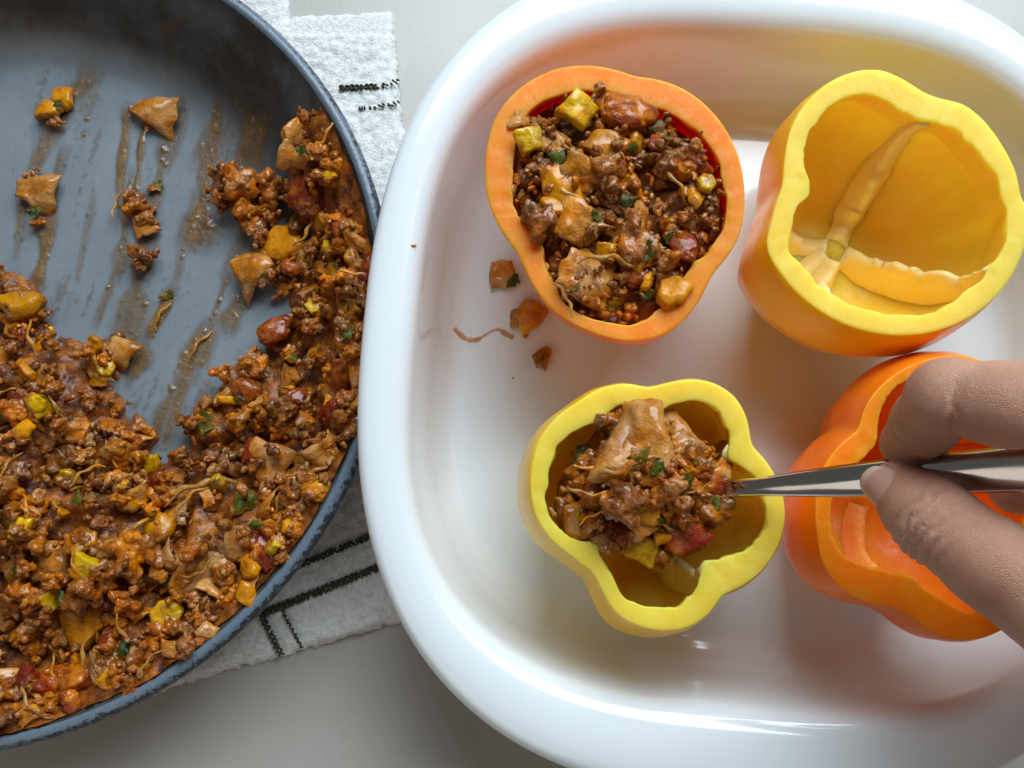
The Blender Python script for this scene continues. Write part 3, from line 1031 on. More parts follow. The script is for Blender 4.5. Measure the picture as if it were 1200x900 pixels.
PROTO = dict(
    beef=[beef_mesh(100 + k, 1.0 if k % 3 else 1.45) for k in range(12)],
    dice_y=[dice_mesh(200 + k, M['dice_y']) for k in range(5)],
    dice_o=[dice_mesh(220 + k, M['dice_o']) for k in range(5)],
    tortilla=[tortilla_mesh(300 + k) for k in range(8)],
    tomato=[tomato_mesh(400 + k) for k in range(4)],
    leaf=[leaf_mesh(500 + k) for k in range(4)],
    shred=[shred_mesh(600 + k) for k in range(6)])
PNAME = dict(beef='beef_crumble', dice_y='pepper_dice', dice_o='pepper_dice', tortilla='tortilla_piece', tomato='tomato_chunk', leaf='cilantro_leaf', shred='cheese_shred')
SIZE = dict(beef=(0.0080, 0.0155), dice_y=(0.008, 0.011), dice_o=(0.007, 0.012), tortilla=(0.009, 0.016), tomato=(0.008, 0.012), leaf=(0.005, 0.0085), shred=(0.012, 0.020))
FLAT = dict(beef=1.5, dice_y=1.0, dice_o=1.0, tortilla=0.7, tomato=0.7, leaf=0.5, shred=0.28)


def piece(kind, loc, size, parent, rot=None, k=None, tiltmax=None, name=None):
    me = PROTO[kind][rng.integers(len(PROTO[kind])) if k is None else k % len(PROTO[kind])]
    o = link(name or PNAME[kind], me, parent)
    base = np.array(parent.location) if parent is not None else np.zeros(3)
    o.location = tuple(np.array(loc) - base)
    f = FLAT[kind] if tiltmax is None else tiltmax
    o.rotation_euler = (rng.normal(0, f * 0.6), rng.normal(0, f * 0.6), rng.uniform(0, 6.28) if rot is None else rot)
    s = size
    o.scale = (s, s * rng.uniform(0.85, 1.15), s * rng.uniform(0.85, 1.15)) if kind != 'tortilla' or k is not None else (s * rng.uniform(1.0, 1.45), s * rng.uniform(0.42, 0.95), s)
    return o


def crumbs(name, pts, sizes, mat, parent, seed=0):
    """many small granules, too many to count, as one part"""
    r = np.random.default_rng(seed)
    bm = bmesh.new(); bmesh.ops.create_icosphere(bm, subdivisions=2, radius=0.5)
    V0 = np.array([v.co for v in bm.verts]); F0 = np.array([[v.index for v in f.verts] for f in bm.faces]); bm.free()
    base = np.array(parent.location) if parent is not None else np.zeros(3)
    AV, AF = [], []
    for i, (p, s) in enumerate(zip(pts, sizes)):
        v = V0 * (1 + 0.75 * vnoise(V0 * 3.2 + i * 7.1, seed)[:, None]) * r.uniform(0.45, 1.5, 3)
        q = Matrix.Rotation(r.uniform(0, 6.28), 3, Vector(r.normal(size=3)).normalized())
        v = (v @ np.array(q).T) * s + p - base
        AV.append(v); AF.append(F0 + i * len(V0))
    o = link(name, mesh_from(name, np.vstack(AV), np.vstack(AF).tolist(), mat), parent)
    o['kind'] = 'stuff'
    return o


# ------------------------------------------------------------------ filling in the skillet
heap_px = [(-60, 285), (0, 306), (30, 322), (55, 366), (85, 392), (125, 382), (155, 402), (137, 440), (140, 482), (168, 488), (182, 508), (172, 530), (204, 520), (206, 476), (240, 455), (250, 425),
           (300, 390), (316, 366), (322, 345), (300, 325), (265, 332), (268, 310), (296, 290), (270, 262), (242, 230), (246, 192), (290, 197), (330, 195), (345, 160), (400, 140),
           (446, 200), (475, 330), (530, 480), (520, 650), (400, 820), (200, 930), (0, 1000), (-60, 1000)]
HZ = PAN_FLOOR + 0.010
heap = [tuple(unp(x, y, HZ)[:2]) for x, y in heap_px]
WALL = np.array(smooth_profile(inner_wall, 4))


def pan_floor_z(P):
    r = np.linalg.norm(np.asarray(P)[..., :2] - PAN_C, axis=-1)
    return np.interp(r, WALL[:, 0], WALL[:, 1])


def heap_h(P):
    P = np.asarray(P, float)
    sd = sd_poly(P[..., :2], heap)
    r = np.linalg.norm(P[..., :2] - PAN_C, axis=-1)
    ang = np.arctan2(P[..., 1] - PAN_C[1], P[..., 0] - PAN_C[0])
    near = np.clip((-0.1 - ang) / 0.5, 0, 1)                # deeper towards the lower right of the pan
    h = (0.006 + (0.011 + 0.009 * near) * np.clip(sd / 0.035, 0, 1) ** 0.7) * np.clip(sd / 0.006 + 0.4, 0, 1)
    p3 = np.concatenate([P[..., :2], np.zeros(P.shape[:-1] + (1,))], -1)
    h = h * (0.80 + 0.62 * fbm(p3 * 50, 3, 2))
    z = PAN_FLOOR + h
    wallz = pan_floor_z(P)
    z = np.maximum(z, wallz + 0.006 * np.clip(sd / 0.004, 0, 1))
    top = PAN_RIM_Z - 0.0010
    return np.where(sd > -0.003, np.minimum(z, top), -1), sd, r


fill_pan = tag(empty('beef_filling', (PAN_C[0], PAN_C[1], PAN_FLOOR)), 'saucy ground beef and tortilla filling heaped in the skillet', 'filling')
st = 0.0009
lo = np.array(heap).min(0); hi = np.array(heap).max(0)
X, Y = np.meshgrid(np.arange(lo[0], hi[0], st), np.arange(lo[1], hi[1], st))
Pg = np.stack([X, Y], -1)
hz, sdg, rg = heap_h(Pg)
p3 = np.stack([X, Y, 0 * X], -1)
zs = hz - 0.0058 + 0.0030 * fbm(p3 * 150, 5, 3) + 0.0012 * fbm(p3 * 480, 6, 2)
zs = np.where((sdg > 0.006) & (rg > 0.128), np.maximum(zs, pan_floor_z(Pg) + 0.0009 + 0.0012 * fbm(p3 * 300, 8, 2)), zs)
zs = np.where(sdg < 0.004, np.minimum(zs, PAN_FLOOR - 0.001 + (sdg + 0.001) * 0.9), zs)
zs = np.maximum(zs, PAN_FLOOR - 0.003)
sheet('sauce', X, Y, zs, np.minimum(sdg, 0.1562 + 0.0012 * fbm(p3 * 120, 9, 2) - rg), M['sauce'], fill_pan, st, np.array(fill_pan.location))


def scatter(n, mind, lo, hi, ok, tries=60):
    out = np.zeros((0, 2))
    for _ in range(n * tries):
        p = rng.uniform(lo, hi)
        if len(out) and np.min(np.sum((out - p) ** 2, 1)) < mind * mind: continue
        if not ok(p): continue
        out = np.vstack([out, p])
        if len(out) >= n: break
    return out


vis_lo = unp(-45, 700, HZ)[0]


def ok_heap(p, m=0.002):
    if p[0] < vis_lo - 0.004: return False
    if np.linalg.norm(p - PAN_C) > 0.1525: return False
    return sd_poly(p[None], heap)[0] > m


def place_on(kind, pts, hfun, parent, lift=0.0, jitter=0.002):
    for p in pts:
        s = rng.uniform(*SIZE[kind])
        z = float(hfun(p)) + lift + rng.normal(0, jitter)
        piece(kind, (p[0], p[1], z), s, parent)


hp = lambda p: heap_h(np.asarray(p)[None])[0][0]
place_on('beef', scatter(225, 0.0066, lo, hi, lambda p: ok_heap(p, 0.0035)), hp, fill_pan, -0.0010, 0.0030)
place_on('tortilla', scatter(60, 0.013, lo, hi, lambda p: ok_heap(p, 0.005)), hp, fill_pan, -0.0012, 0.0014)
place_on('dice_o', scatter(50, 0.014, lo, hi, lambda p: ok_heap(p, 0.005)), hp, fill_pan, -0.0022, 0.0014)
place_on('dice_y', scatter(15, 0.018, lo, hi, lambda p: ok_heap(p, 0.006)), hp, fill_pan, 0.0008, 0.0012)
place_on('tomato', scatter(20, 0.016, lo, hi, lambda p: ok_heap(p, 0.006)), hp, fill_pan, -0.0015, 0.0014)
place_on('leaf', scatter(20, 0.012, lo, hi, lambda p: ok_heap(p, 0.005)), hp, fill_pan, 0.0035, 0.0014)
place_on('shred', scatter(34, 0.009, lo, hi, lambda p: ok_heap(p, 0.007)), hp, fill_pan, 0.0015, 0.0014)
# food pushed up the wall along the near side
for k in range(125):
    ang = rng.uniform(-1.60, 0.12); r_ = rng.uniform(0.141, 0.1555)
    p = PAN_C + r_ * np.array([math.cos(ang), math.sin(ang)])
    kind = ['beef', 'beef', 'tortilla', 'dice_o', 'beef', 'tomato', 'beef'][k % 7]
    piece(kind, (p[0], p[1], float(pan_floor_z(p)) + 0.0022), rng.uniform(0.007, 0.012), fill_pan)
# pieces one can find in the photograph
for kind, x, y, rot, s, kk in [
        ('dice_o', 22, 352, 0.3, 0.018, 0), ('dice_y', 48, 474, -0.3, 0.014, 1), ('dice_y', 26, 617, 0.6, 0.013, 2), ('dice_o', 103, 627, -0.5, 0.012, 1), ('dice_y', 100, 665, -0.9, 0.015, 3),
        ('dice_o', 100, 728, 0.1, 0.023, 2), ('dice_y', 222, 733, 0.1, 0.014, 4), ('dice_o', 186, 620, 0.7, 0.016, 3), ('dice_y', 178, 547, 1.0, 0.011, 0), ('dice_o', 330, 284, -0.2, 0.020, 4),
        ('tomato', 360, 228, -1.1, 0.017, 0), ('tomato', 322, 388, 0.6, 0.014, 1), ('tortilla', 312, 540, 0.9, 0.023, 0), ('tortilla', 222, 672, -0.2, 0.023, 1), ('tortilla', 305, 655, 0.2, 0.022, 2),
        ('tortilla', 285, 697, 0.3, 0.019, 3), ('tortilla', 290, 312, 0.8, 0.021, 4), ('tortilla', 140, 412, 0.9, 0.016, 5), ('leaf', 237, 498, 1.5, 0.013, 0), ('leaf', 203, 680, 0.4, 0.011, 1),
        ('leaf', 284, 590, 0.9, 0.013, 2), ('shred', 235, 570, 0.35, 0.030, 0), ('shred', 140, 628, 0.5, 0.026, 1), ('tortilla', 395, 165, 1.4, 0.018, 6), ('tortilla', 60, 655, 0.0, 0.017, 7),
        ('beef', 285, 215, 0.2, 0.020, 1), ('beef', 318, 222, 0.9, 0.017, 4), ('beef', 75, 535, 0.2, 0.019, 2), ('beef', 145, 535, 1.2, 0.018, 5), ('beef', 145, 645, 0.1, 0.020, 0)]:
    g = unp(x, y, HZ + 0.004)
    rr_ = np.linalg.norm(g[:2] - PAN_C)
    if rr_ > 0.140: g[:2] = PAN_C + (g[:2] - PAN_C) * 0.140 / rr_
    z = hp(g[:2]) + 0.002
    if z < 0: z = PAN_FLOOR + 0.006
    if rr_ <= 0.140: g = unp(x, y, z)
    piece(kind, (g[0], g[1], z), s, fill_pan, rot, kk, tiltmax=0.32)
cp = scatter(260, 0.0018, lo, hi, lambda p: ok_heap(p, 0.002), 8)
crumbs('crumb', [np.array([p[0], p[1], hp(p) + rng.normal(0.001, 0.0028)]) for p in cp], rng.uniform(0.0016, 0.0042, len(cp)), M['beef'], fill_pan, 5)

# sauce film scraped over the pan floor
strokes = [((45, 335), (58, 250), 13, 1.0), ((60, 250), (78, 175), 10, 0.55), ((40, 200), (75, 120), 12, 0.5), ((75, 128), (108, 85), 14, 0.7), ((138, 330), (152, 200), 9, 0.45),
           ((140, 240), (150, 125), 6, 0.9), ((160, 230), (166, 150), 4, 1.0), ((172, 260), (200, 150), 9, 0.55), ((150, 420), (178, 240), 16, 0.5), ((176, 395), (200, 340), 7, 1.0),
           ((200, 200), (216, 120), 6, 0.5), ((228, 290), (252, 150), 15, 0.75), ((240, 190), (262, 130), 18, 0.8), ((215, 445), (245, 380), 13, 0.75), ((190, 520), (222, 430), 14, 0.6),
           ((240, 400), (292, 250), 10, 0.45), ((262, 385), (290, 345), 12, 0.6), ((150, 450), (165, 400), 12, 0.7), ((110, 380), (140, 300), 8, 0.4), ((290, 200), (310, 150), 22, 0.7),
           ((20, 300), (40, 170), 6, 0.35), ((92, 330), (110, 210), 4, 0.25), ((205, 330), (235, 215), 5, 0.35), ((5, 250), (12, 160), 6, 0.3)]
st = 0.0008
a_ = unp(-20, 560, PAN_FLOOR)[:2]; b_ = unp(340, 60, PAN_FLOOR)[:2]
X, Y = np.meshgrid(np.arange(a_[0], b_[0], st), np.arange(a_[1], b_[1], st))
Pg = np.stack([X, Y], -1); p3 = np.stack([X, Y, 0 * X], -1)
film = np.zeros(X.shape)
ca, sa = math.cos(0.24), math.sin(0.24)
U = X * ca - Y * sa; W = X * sa + Y * ca
for i, (q0, q1, wpx, amp) in enumerate(strokes):
    A = unp(*q0, PAN_FLOOR)[:2]; B = unp(*q1, PAN_FLOOR)[:2]
    d = B - A; L = np.linalg.norm(d); d /= L
    t = (Pg - A) @ d; n_ = (Pg - A) @ np.array([-d[1], d[0]])
    wob = 0.0010 * vnoise(np.stack([t * 60, 0 * t + i, 0 * t], -1), i)
    w = wpx * 0.00045 * (0.75 + 0.5 * vnoise(np.stack([t * 90, 0 * t + i, 0 * t + 5], -1), i + 7))
    e = np.exp(-((n_ + wob) / np.maximum(w, 1e-4)) ** 4) * np.clip((t + 0.004) / 0.008, 0, 1) * np.clip((L + 0.004 - t) / 0.010, 0, 1)
    film = np.maximum(film, amp * e)
streak = fbm(np.stack([U * 420, W * 22, 0 * U], -1), 31, 3); patch = fbm(p3 * 42, 37, 2); fine = fbm(p3 * 700, 41, 2)
film = film * (0.85 + 0.5 * streak + 0.2 * fine)
film = np.maximum(film, np.clip((streak * 0.55 + patch * 0.8 + fine * 0.35) - 0.30, 0, 1) * 0.75)
drops = np.clip(vnoise(p3 * 520, 51) - 0.70, 0, 1) * 4.0 * np.clip(film * 3 + 0.12, 0, 1)
film = np.clip(film + drops, 0, 1)
film *= np.clip(sd_poly(Pg, heap) * -400 + 1.6, 0.0, 1) * 0.9 + 0.1
fz = pan_floor_z(Pg)
Z = fz + 0.00015 + 0.0006 * np.clip(film - 0.15, 0, 1) + 0.0006 * drops
keep = (film > 0.06) & (np.linalg.norm(Pg - PAN_C, axis=-1) < 0.15)
k = keep[:-1, :-1] | keep[1:, :-1] | keep[:-1, 1:] | keep[1:, 1:]
jj, ii = np.nonzero(k); b = jj * X.shape[1] + ii
Fc = np.stack([b, b + 1, b + X.shape[1] + 1, b + X.shape[1]], -1)
V = np.stack([X, Y, Z], -1).reshape(-1, 3)
used = np.unique(Fc); mp = np.full(len(V), -1); mp[used] = np.arange(len(used))
me = mesh_from('sauce_streaks', V[used], mp[Fc].tolist(), M['film'])
at = me.attributes.new('film', 'FLOAT', 'POINT')
at.data.foreach_set('value', np.clip(film.reshape(-1)[used] * 1.05, 0, 0.93).astype(np.float32))
o = link('sauce_streaks', me); o['kind'] = 'stuff'
tag(o, 'brown sauce streaks scraped across the bare skillet floor', 'sauce')


# loose scraps lying in the skillet
def scrap(name, label, px, parts, zf=PAN_FLOOR, cat='food scrap'):
    if zf == DISH_FLOOR: zf = float(on_dish(*px)[2])
    g = unp(*px, zf)
    root = tag(empty(name, tuple(g)), label, cat)
    for kind, dx, dy, dz, s, rot, kk in parts:
        q = unp(px[0] + dx, px[1] + dy, zf + dz)
        piece(kind, q, s, root, rot, kk, tiltmax=0.25)
    return root


scrap('pepper_scrap', 'orange pepper bit with a beef crumb at the top of the skillet floor', (62, 126), [('dice_o', -6, 2, 0.004, 0.013, 0.3, 1), ('beef', 3, 18, 0.003, 0.007, 0, 3), ('leaf', 6, -2, 0.006, 0.006, 1.2, 0), ('dice_o', 12, -12, 0.003, 0.013, 0.9, 2)])
scrap('tortilla_scrap', 'single tan tortilla scrap standing near the shaded skillet wall', (178, 128), [('tortilla', 0, 0, 0.005, 0.020, 1.3, 2), ('beef', -4, 20, 0.002, 0.005, 1.3, 3)])
scrap('tortilla_scrap', 'sauced tortilla scrap with dark herb lying on a long sauce streak', (42, 225), [('tortilla', 0, 0, 0.005, 0.020, 1.4, 5), ('leaf', -3, 22, 0.006, 0.008, 0.3, 1), ('beef', 2, 34, 0.003, 0.008, 0.3, 2), ('beef', -6, -18, 0.003, 0.008, 0.3, 6)])
scrap('beef_scrap', 'loose clump of beef with tortilla sliver mid skillet floor', (157, 246), [('beef', 0, -6, 0.005, 0.015, 0.3, 4), ('beef', 12, 8, 0.004, 0.012, 0.9, 7), ('tortilla', 10, 16, 0.004, 0.011, 0.4, 3), ('shred', -22, -6, 0.004, 0.014, 1.4, 2), ('leaf', 24, -28, 0.002, 0.008, 0.8, 2)])
scrap('beef_scrap', 'small single beef crumble below the loose clump in the skillet', (168, 301), [('beef', 0, 0, 0.005, 0.014, 0.1, 8), ('beef', 2, 6, 0.004, 0.010, 1.1, 9)])
scrap('beef_scrap', 'round beef nugget at the narrow end of the bare skillet floor', (164, 503), [('beef', 0, 0, 0.006, 0.012, 0.1, 10), ('beef', -2, 8, 0.004, 0.010, 1.4, 11)])
scrap('onion_scrap', 'thin pale sliver lying in a sauce streak by the right heap', (233, 404), [('shred', 0, 0, 0.002, 0.017, 1.0, 3)])
scrap('onion_scrap', 'thin dark tipped sliver on a sauce streak mid skillet', (188, 362), [('shred', 0, 8, 0.002, 0.014, 1.1, 4), ('leaf', 6, -16, 0.002, 0.007, 0.4, 3)])

# ------------------------------------------------------------------ filling in the orange pepper
def poly_from(pp, sc, shrink=0.0):
    t = pp['th']; r = pp['ri'] * sc - shrink
    return [(pp['c'][0] + r[i] * math.cos(t[i]), pp['c'][1] + r[i] * math.sin(t[i])) for i in range(0, len(t), 4)]


def mound(name, label, poly, ztop, zlow, zbase, counts, seed, parent_loc, centre=None, crumbn=160):
    root = tag(empty(name, parent_loc), label, 'filling')
    a = np.array(poly); lo, hi = a.min(0) - 0.003, a.max(0) + 0.003

    def hfun(P):
        P = np.asarray(P, float)
        s = sd_poly(P, poly)
        q = np.concatenate([P, np.zeros(P.shape[:-1] + (1,))], -1)
        return zlow + (ztop - zlow) * np.clip(s / 0.018, 0, 1) ** 0.6 + 0.0060 * fbm(q * 60, seed, 2), s
    stp = 0.0009
    X, Y = np.meshgrid(np.arange(lo[0], hi[0], stp), np.arange(lo[1], hi[1], stp))
    Pg = np.stack([X, Y], -1); h, s = hfun(Pg)
    q3 = np.stack([X, Y, 0 * X], -1)
    Z = h - 0.0050 + 0.0028 * fbm(q3 * 160, seed + 3, 3) + 0.0011 * fbm(q3 * 480, seed + 4, 2)
    Z = np.where(s < 0.003, zbase + (Z - zbase) * np.clip(s / 0.003, 0, 1), Z)
    sheet('sauce', X, Y, Z, s, M['sauce'], root, stp, parent_loc)
    hf = lambda p: hfun(np.asarray(p)[None])[0][0]
    for kind, n, md, marg, lift in counts:
        pts = scatter(n, md, lo, hi, lambda p: sd_poly(p[None], poly)[0] > marg)
        place_on(kind, pts, hf, root, lift, 0.0013)
    cp = scatter(crumbn, 0.0014, lo, hi, lambda p: sd_poly(p[None], poly)[0] > 0.001, 8)
    crumbs('crumb', [np.array([p[0], p[1], hf(p) + rng.normal(0.0005, 0.0025)]) for p in cp], rng.uniform(0.0014, 0.0036, len(cp)), M['beef'], root, seed)
    return root, hf


tl_poly = poly_from(pep_tl, 1.0, -0.0012)
fill_tl, h_tl = mound('beef_filling', 'dark glossy beef filling packed to the top of the orange pepper', tl_poly, ZR + 0.002, ZR - 0.005, ZR - 0.011,
                      [('beef', 74, 0.0062, 0.005, -0.003), ('tortilla', 8, 0.014, 0.008, 0.0), ('dice_o', 7, 0.015, 0.008, 0.0), ('tomato', 8, 0.014, 0.007, -0.001), ('leaf', 12, 0.011, 0.006, 0.003), ('shred', 8, 0.012, 0.010, 0.002)],
                      61, (pep_tl['c'][0], pep_tl['c'][1], DISH_FLOOR + 0.012))
for kind, x, y, rot, s, kk, dz in [('dice_y', 676, 126, 0.1, 0.016, 1, 0.004), ('dice_y', 622, 161, 1.0, 0.013, 2, 0.004), ('dice_o', 708, 170, -0.55, 0.016, 3, 0.004), ('tomato', 735, 133, -0.2, 0.018, 1, 0.002),
                                   ('leaf', 769, 148, 0.2, 0.007, 0, 0.004), ('tortilla', 608, 135, 0.2, 0.012, 1, 0.004), ('tortilla', 690, 325, 1.2, 0.019, 3, 0.001), ('dice_o', 788, 341, 0.35, 0.014, 4, 0.004),
                                   ('shred', 662, 349, -1.0, 0.014, 2, 0.007), ('dice_o', 655, 215, -0.6, 0.018, 0, 0.002), ('beef', 640, 260, 0.4, 0.020, 1, 0.000), ('beef', 745, 285, 0.3, 0.022, 4, 0.001),
                                   ('beef', 700, 205, 0.3, 0.021, 5, 0.002), ('beef', 785, 190, 0.8, 0.019, 7, 0.002), ('dice_y', 830, 215, 1.0, 0.008, 4, 0.003), ('tortilla', 680, 260, -0.4, 0.016, 6, 0.002)]:
    g = unp(x, y, ZR); z = max(float(h_tl(g[:2])), ZR - 0.010) + dz
    piece(kind, unp(x, y, z), s, fill_tl, rot, kk, tiltmax=0.3)

# ------------------------------------------------------------------ spoon
SP_N, SP_P = np.array(P3(868, 572, 0.0865)), np.array(P3(1025, 561, 0.112))       # neck and pinch
ax = SP_P - SP_N; ax /= np.linalg.norm(ax)
side = np.cross(ax, [0, 0, 1.0]); side /= np.linalg.norm(side); up = np.cross(side, ax)
rl = math.radians(-10); side, up = side * math.cos(rl) + up * math.sin(rl), up * math.cos(rl) - side * math.sin(rl)
# s, half width, hollow depth, half thickness, drop below the handle line
secs = [(-0.0600, 0.0006, 0.0, 0.0006, -0.0130), (-0.0585, 0.0045, 0.0006, 0.0007, -0.0138), (-0.0550, 0.0085, 0.0020, 0.0007, -0.0150), (-0.0480, 0.0125, 0.0042, 0.0007, -0.0160), (-0.0390, 0.0145, 0.0055, 0.0007, -0.0160),
        (-0.0300, 0.0140, 0.0050, 0.0008, -0.0140), (-0.0220, 0.0110, 0.0034, 0.0009, -0.0105), (-0.0150, 0.0070, 0.0014, 0.0011, -0.0068), (-0.0090, 0.0042, 0.0002, 0.0013, -0.0036), (-0.0020, 0.0031, -0.0003, 0.0014, -0.0010),
        (0.0080, 0.0031, -0.0005, 0.0014, 0.0), (0.0200, 0.0040, -0.0007, 0.0013, 0.0004), (0.0350, 0.0051, -0.0012, 0.0012, 0.0006), (0.0550, 0.0058, -0.0014, 0.0011, 0.0004), (0.0800, 0.0066, -0.0015, 0.0011, 0.0),
        (0.1000, 0.0095, -0.0012, 0.0011, -0.0008), (0.1150, 0.0100, -0.0012, 0.0011, -0.0018), (0.1220, 0.0080, -0.0009, 0.0010, -0.0024), (0.1255, 0.0040, -0.0004, 0.0008, -0.0028), (0.1262, 0.0006, 0.0, 0.0006, -0.0029)]
secs = smooth_profile(secs, 5)
V, m_ = [], 13
vv = np.linspace(-1, 1, m_)
for s, hw, dp, ht, dr in secs:
    hw = max(hw, 0.0004)
    ring = [(v, -dp * (1 - v * v) + ht * math.sqrt(max(0, 1 - v ** 6))) for v in vv] + [(v, -dp * (1 - v * v) - ht * math.sqrt(max(0, 1 - v ** 6))) for v in vv[::-1][1:-1]]
    for v, z in ring:
        V.append(SP_N + ax * s + side * hw * v + up * (z + dr))
nr = 2 * m_ - 2
Fc = grid_faces(nr, len(secs), True) + [tuple(range(nr))[::-1], tuple((len(secs) - 1) * nr + k for k in range(nr))]
spoon = tag(empty('spoon', tuple(SP_N)), 'polished steel spoon held in the hand, bowl buried in filling', 'spoon')
V = np.array(V) - SP_N
isb = len([1 for s in secs if s[0] < -0.012])
fa = [f for f in Fc if max(f) < (isb + 1) * nr]; fb = [f for f in Fc if max(f) >= (isb + 1) * nr]
for nm, ff in (('bowl', fa), ('handle', fb)):
    used = np.unique(np.concatenate([np.array(f) for f in ff])); mp = {int(u): i for i, u in enumerate(used)}
    link(nm, mesh_from(nm, V[used], [tuple(mp[i] for i in f) for f in ff], M['steel']), spoon)

# ------------------------------------------------------------------ filling on the spoon in the yellow pepper
mz = ZR - 0.002
ml_px = [(652, 600), (660, 560), (690, 520), (712, 488), (745, 484), (790, 490), (830, 510), (858, 550), (866, 585), (850, 620), (810, 645), (775, 668), (745, 650), (700, 650), (668, 630)]
ml_poly = [tuple(unp(x, y, mz)[:2]) for x, y in ml_px]
fill_bl, h_bl = mound('beef_filling', 'scoop of beef filling with tortilla strips on the spoon in the yellow pepper', ml_poly, ZR + 0.008, ZR - 0.012, ZR - 0.030,
                      [('beef', 50, 0.0058, 0.004, -0.002), ('tortilla', 6, 0.013, 0.007, 0.001), ('dice_o', 4, 0.014, 0.007, 0.001), ('tomato', 5, 0.013, 0.006, 0.0), ('leaf', 9, 0.010, 0.005, 0.004), ('shred', 6, 0.012, 0.009, 0.003)],
                      71, (float(np.mean([p[0] for p in ml_poly])), float(np.mean([p[1] for p in ml_poly])), DISH_FLOOR + 0.012), crumbn=120)
for kind, x, y, rot, s, kk, dz in [('tortilla', 748, 520, -0.15, 0.030, 0, 0.004), ('tortilla', 790, 505, 0.5, 0.014, 2, 0.001), ('shred', 722, 556, -0.08, 0.018, 0, 0.006), ('shred', 692, 577, -0.1, 0.016, 1, 0.006),
                                   ('tortilla', 680, 610, 0.4, 0.018, 4, 0.002), ('leaf', 748, 532, 0.4, 0.008, 1, 0.010), ('leaf', 680, 535, 1.3, 0.009, 2, 0.004), ('leaf', 806, 565, 1.2, 0.008, 0, 0.006),
                                   ('tortilla', 845, 552, -0.5, 0.011, 5, 0.003), ('tomato', 805, 625, 0.35, 0.015, 2, 0.002), ('dice_y', 750, 640, -1.0, 0.015, 3, 0.002), ('dice_o', 762, 600, 0.8, 0.010, 2, 0.004),
                                   ('beef', 735, 590, 1.1, 0.018, 1, 0.004), ('beef', 785, 575, 0.4, 0.018, 5, 0.004), ('beef', 815, 545, 0.4, 0.015, 4, 0.003), ('beef', 715, 630, 1.4, 0.017, 7, 0.001), ('beef', 835, 600, 0.4, 0.016, 3, 0.002)]:
    g = unp(x, y, ZR); z = max(float(h_bl(g[:2])), ZR - 0.012) + dz
    piece(kind, unp(x, y, z), s, fill_bl, rot, kk, tiltmax=0.22)

# ------------------------------------------------------------------ scraps on the dish floor
DZ = DISH_FLOOR
scrap('tortilla_scrap', 'small tan tortilla scrap with herb fleck on the white dish floor', (591, 321), [('tortilla', -2, 0, 0.0026, 0.0125, 0.1, 3), ('leaf', 9, 8, 0.002, 0.008, 0.9, 1)], DZ)
scrap('pepper_scrap', 'flat orange stained pepper piece touching the filled orange pepper', (619, 369), [('dice_o', 2, 0, 0.0028, 0.017, 0.5, 3), ('tortilla', -10, 2, 0.0016, 0.011, 0.3, 1)], DZ)
scrap('pepper_scrap', 'small squarish orange pepper dice alone on the white dish floor', (635, 418), [('dice_o', 0, 0, 0.0032, 0.0115, 1.45, 1)], DZ)
sm = [(532, 385, 3.2), (538, 391, 4.0), (546, 397, 2.6), (556, 398, 4.4), (566, 394, 2.2), (576, 388, 1.8), (584, 386, 2.6), (592, 391, 4.0), (602, 396, 3.6)]
pts = np.array([on_dish(x, y) for x, y, _ in sm]); wd = np.array([w for *_, w in sm]) * 0.00033
uu = np.linspace(0, len(sm) - 1, 60); idx = np.arange(len(sm))
cp = smooth_profile(np.hstack([pts, wd[:, None]]), 8)
V, fl = [], []
for i, q in enumerate(cp):
    d = cp[min(i + 1, len(cp) - 1)] - cp[max(i - 1, 0)]; nrm = np.array([-d[1], d[0]]) / max(np.hypot(d[0], d[1]), 1e-9)
    w = q[3] * (1 + 0.35 * vnoise(np.array([[i * 0.45, 0, 0]]), 3)[0])
    for e in (-1, -0.6, 0, 0.6, 1):
        V.append((q[0] + nrm[0] * w * e, q[1] + nrm[1] * w * e, q[2] + 0.0002 + 0.0002 * (1 - e * e) * (q[3] / 0.0012)))
        fl.append((0.55 + 0.55 * q[3] / 0.0014) * (1 - 0.8 * abs(e)))
me = mesh_from('sauce_smear', V, grid_faces(5, len(cp)), M['smear'])
at = me.attributes.new('film', 'FLOAT', 'POINT'); at.data.foreach_set('value', np.clip(np.array(fl), 0, 0.9).astype(np.float32))
tag(link('sauce_smear', me), 'thin wavy orange sauce smear on the white dish floor', 'sauce')

def speck(label, px, py, w, l, rot):
    g = on_dish(px, py); n = 24
    V = [(0, 0, 0.0006)]
    for rho, z in ((0.5, 0.0005), (0.85, 0.0003), (1.0, -0.0002)):
        for k in range(n):
            t = 2 * math.pi * k / n; q = rho * (1 + 0.25 * math.sin(3 * t + px) + 0.15 * math.sin(5 * t + py))
            x, y = l * q * math.cos(t), w * q * math.sin(t)
            V.append((x * math.cos(rot) - y * math.sin(rot), x * math.sin(rot) + y * math.cos(rot), z))
    Fc = [(0, 1 + k, 1 + (k + 1) % n) for k in range(n)]
    for r_ in range(2):
        Fc += [(1 + r_ * n + k, 1 + (r_ + 1) * n + k, 1 + (r_ + 1) * n + (k + 1) % n, 1 + r_ * n + (k + 1) % n) for k in range(n)]
    o = link('sauce_speck', mesh_from('sauce_speck', V, Fc, M['dice_o'])); o.location = tuple(g)
    tag(o, label, 'sauce')


speck('tiny orange sauce speck on the dish rim facing the skillet', 484, 288, 0.0005, 0.0012, 0.1)
speck('round sauce drop between the wavy smear and the flat pepper piece', 616, 394, 0.0009, 0.0014, 0.4)
speck('pinhead brown speck on the dish floor above the half filled yellow pepper', 601, 443, 0.0004, 0.0005, 0.0)

# ------------------------------------------------------------------ hand
def Q(px, py, z): return np.array(P3(px, py, z))


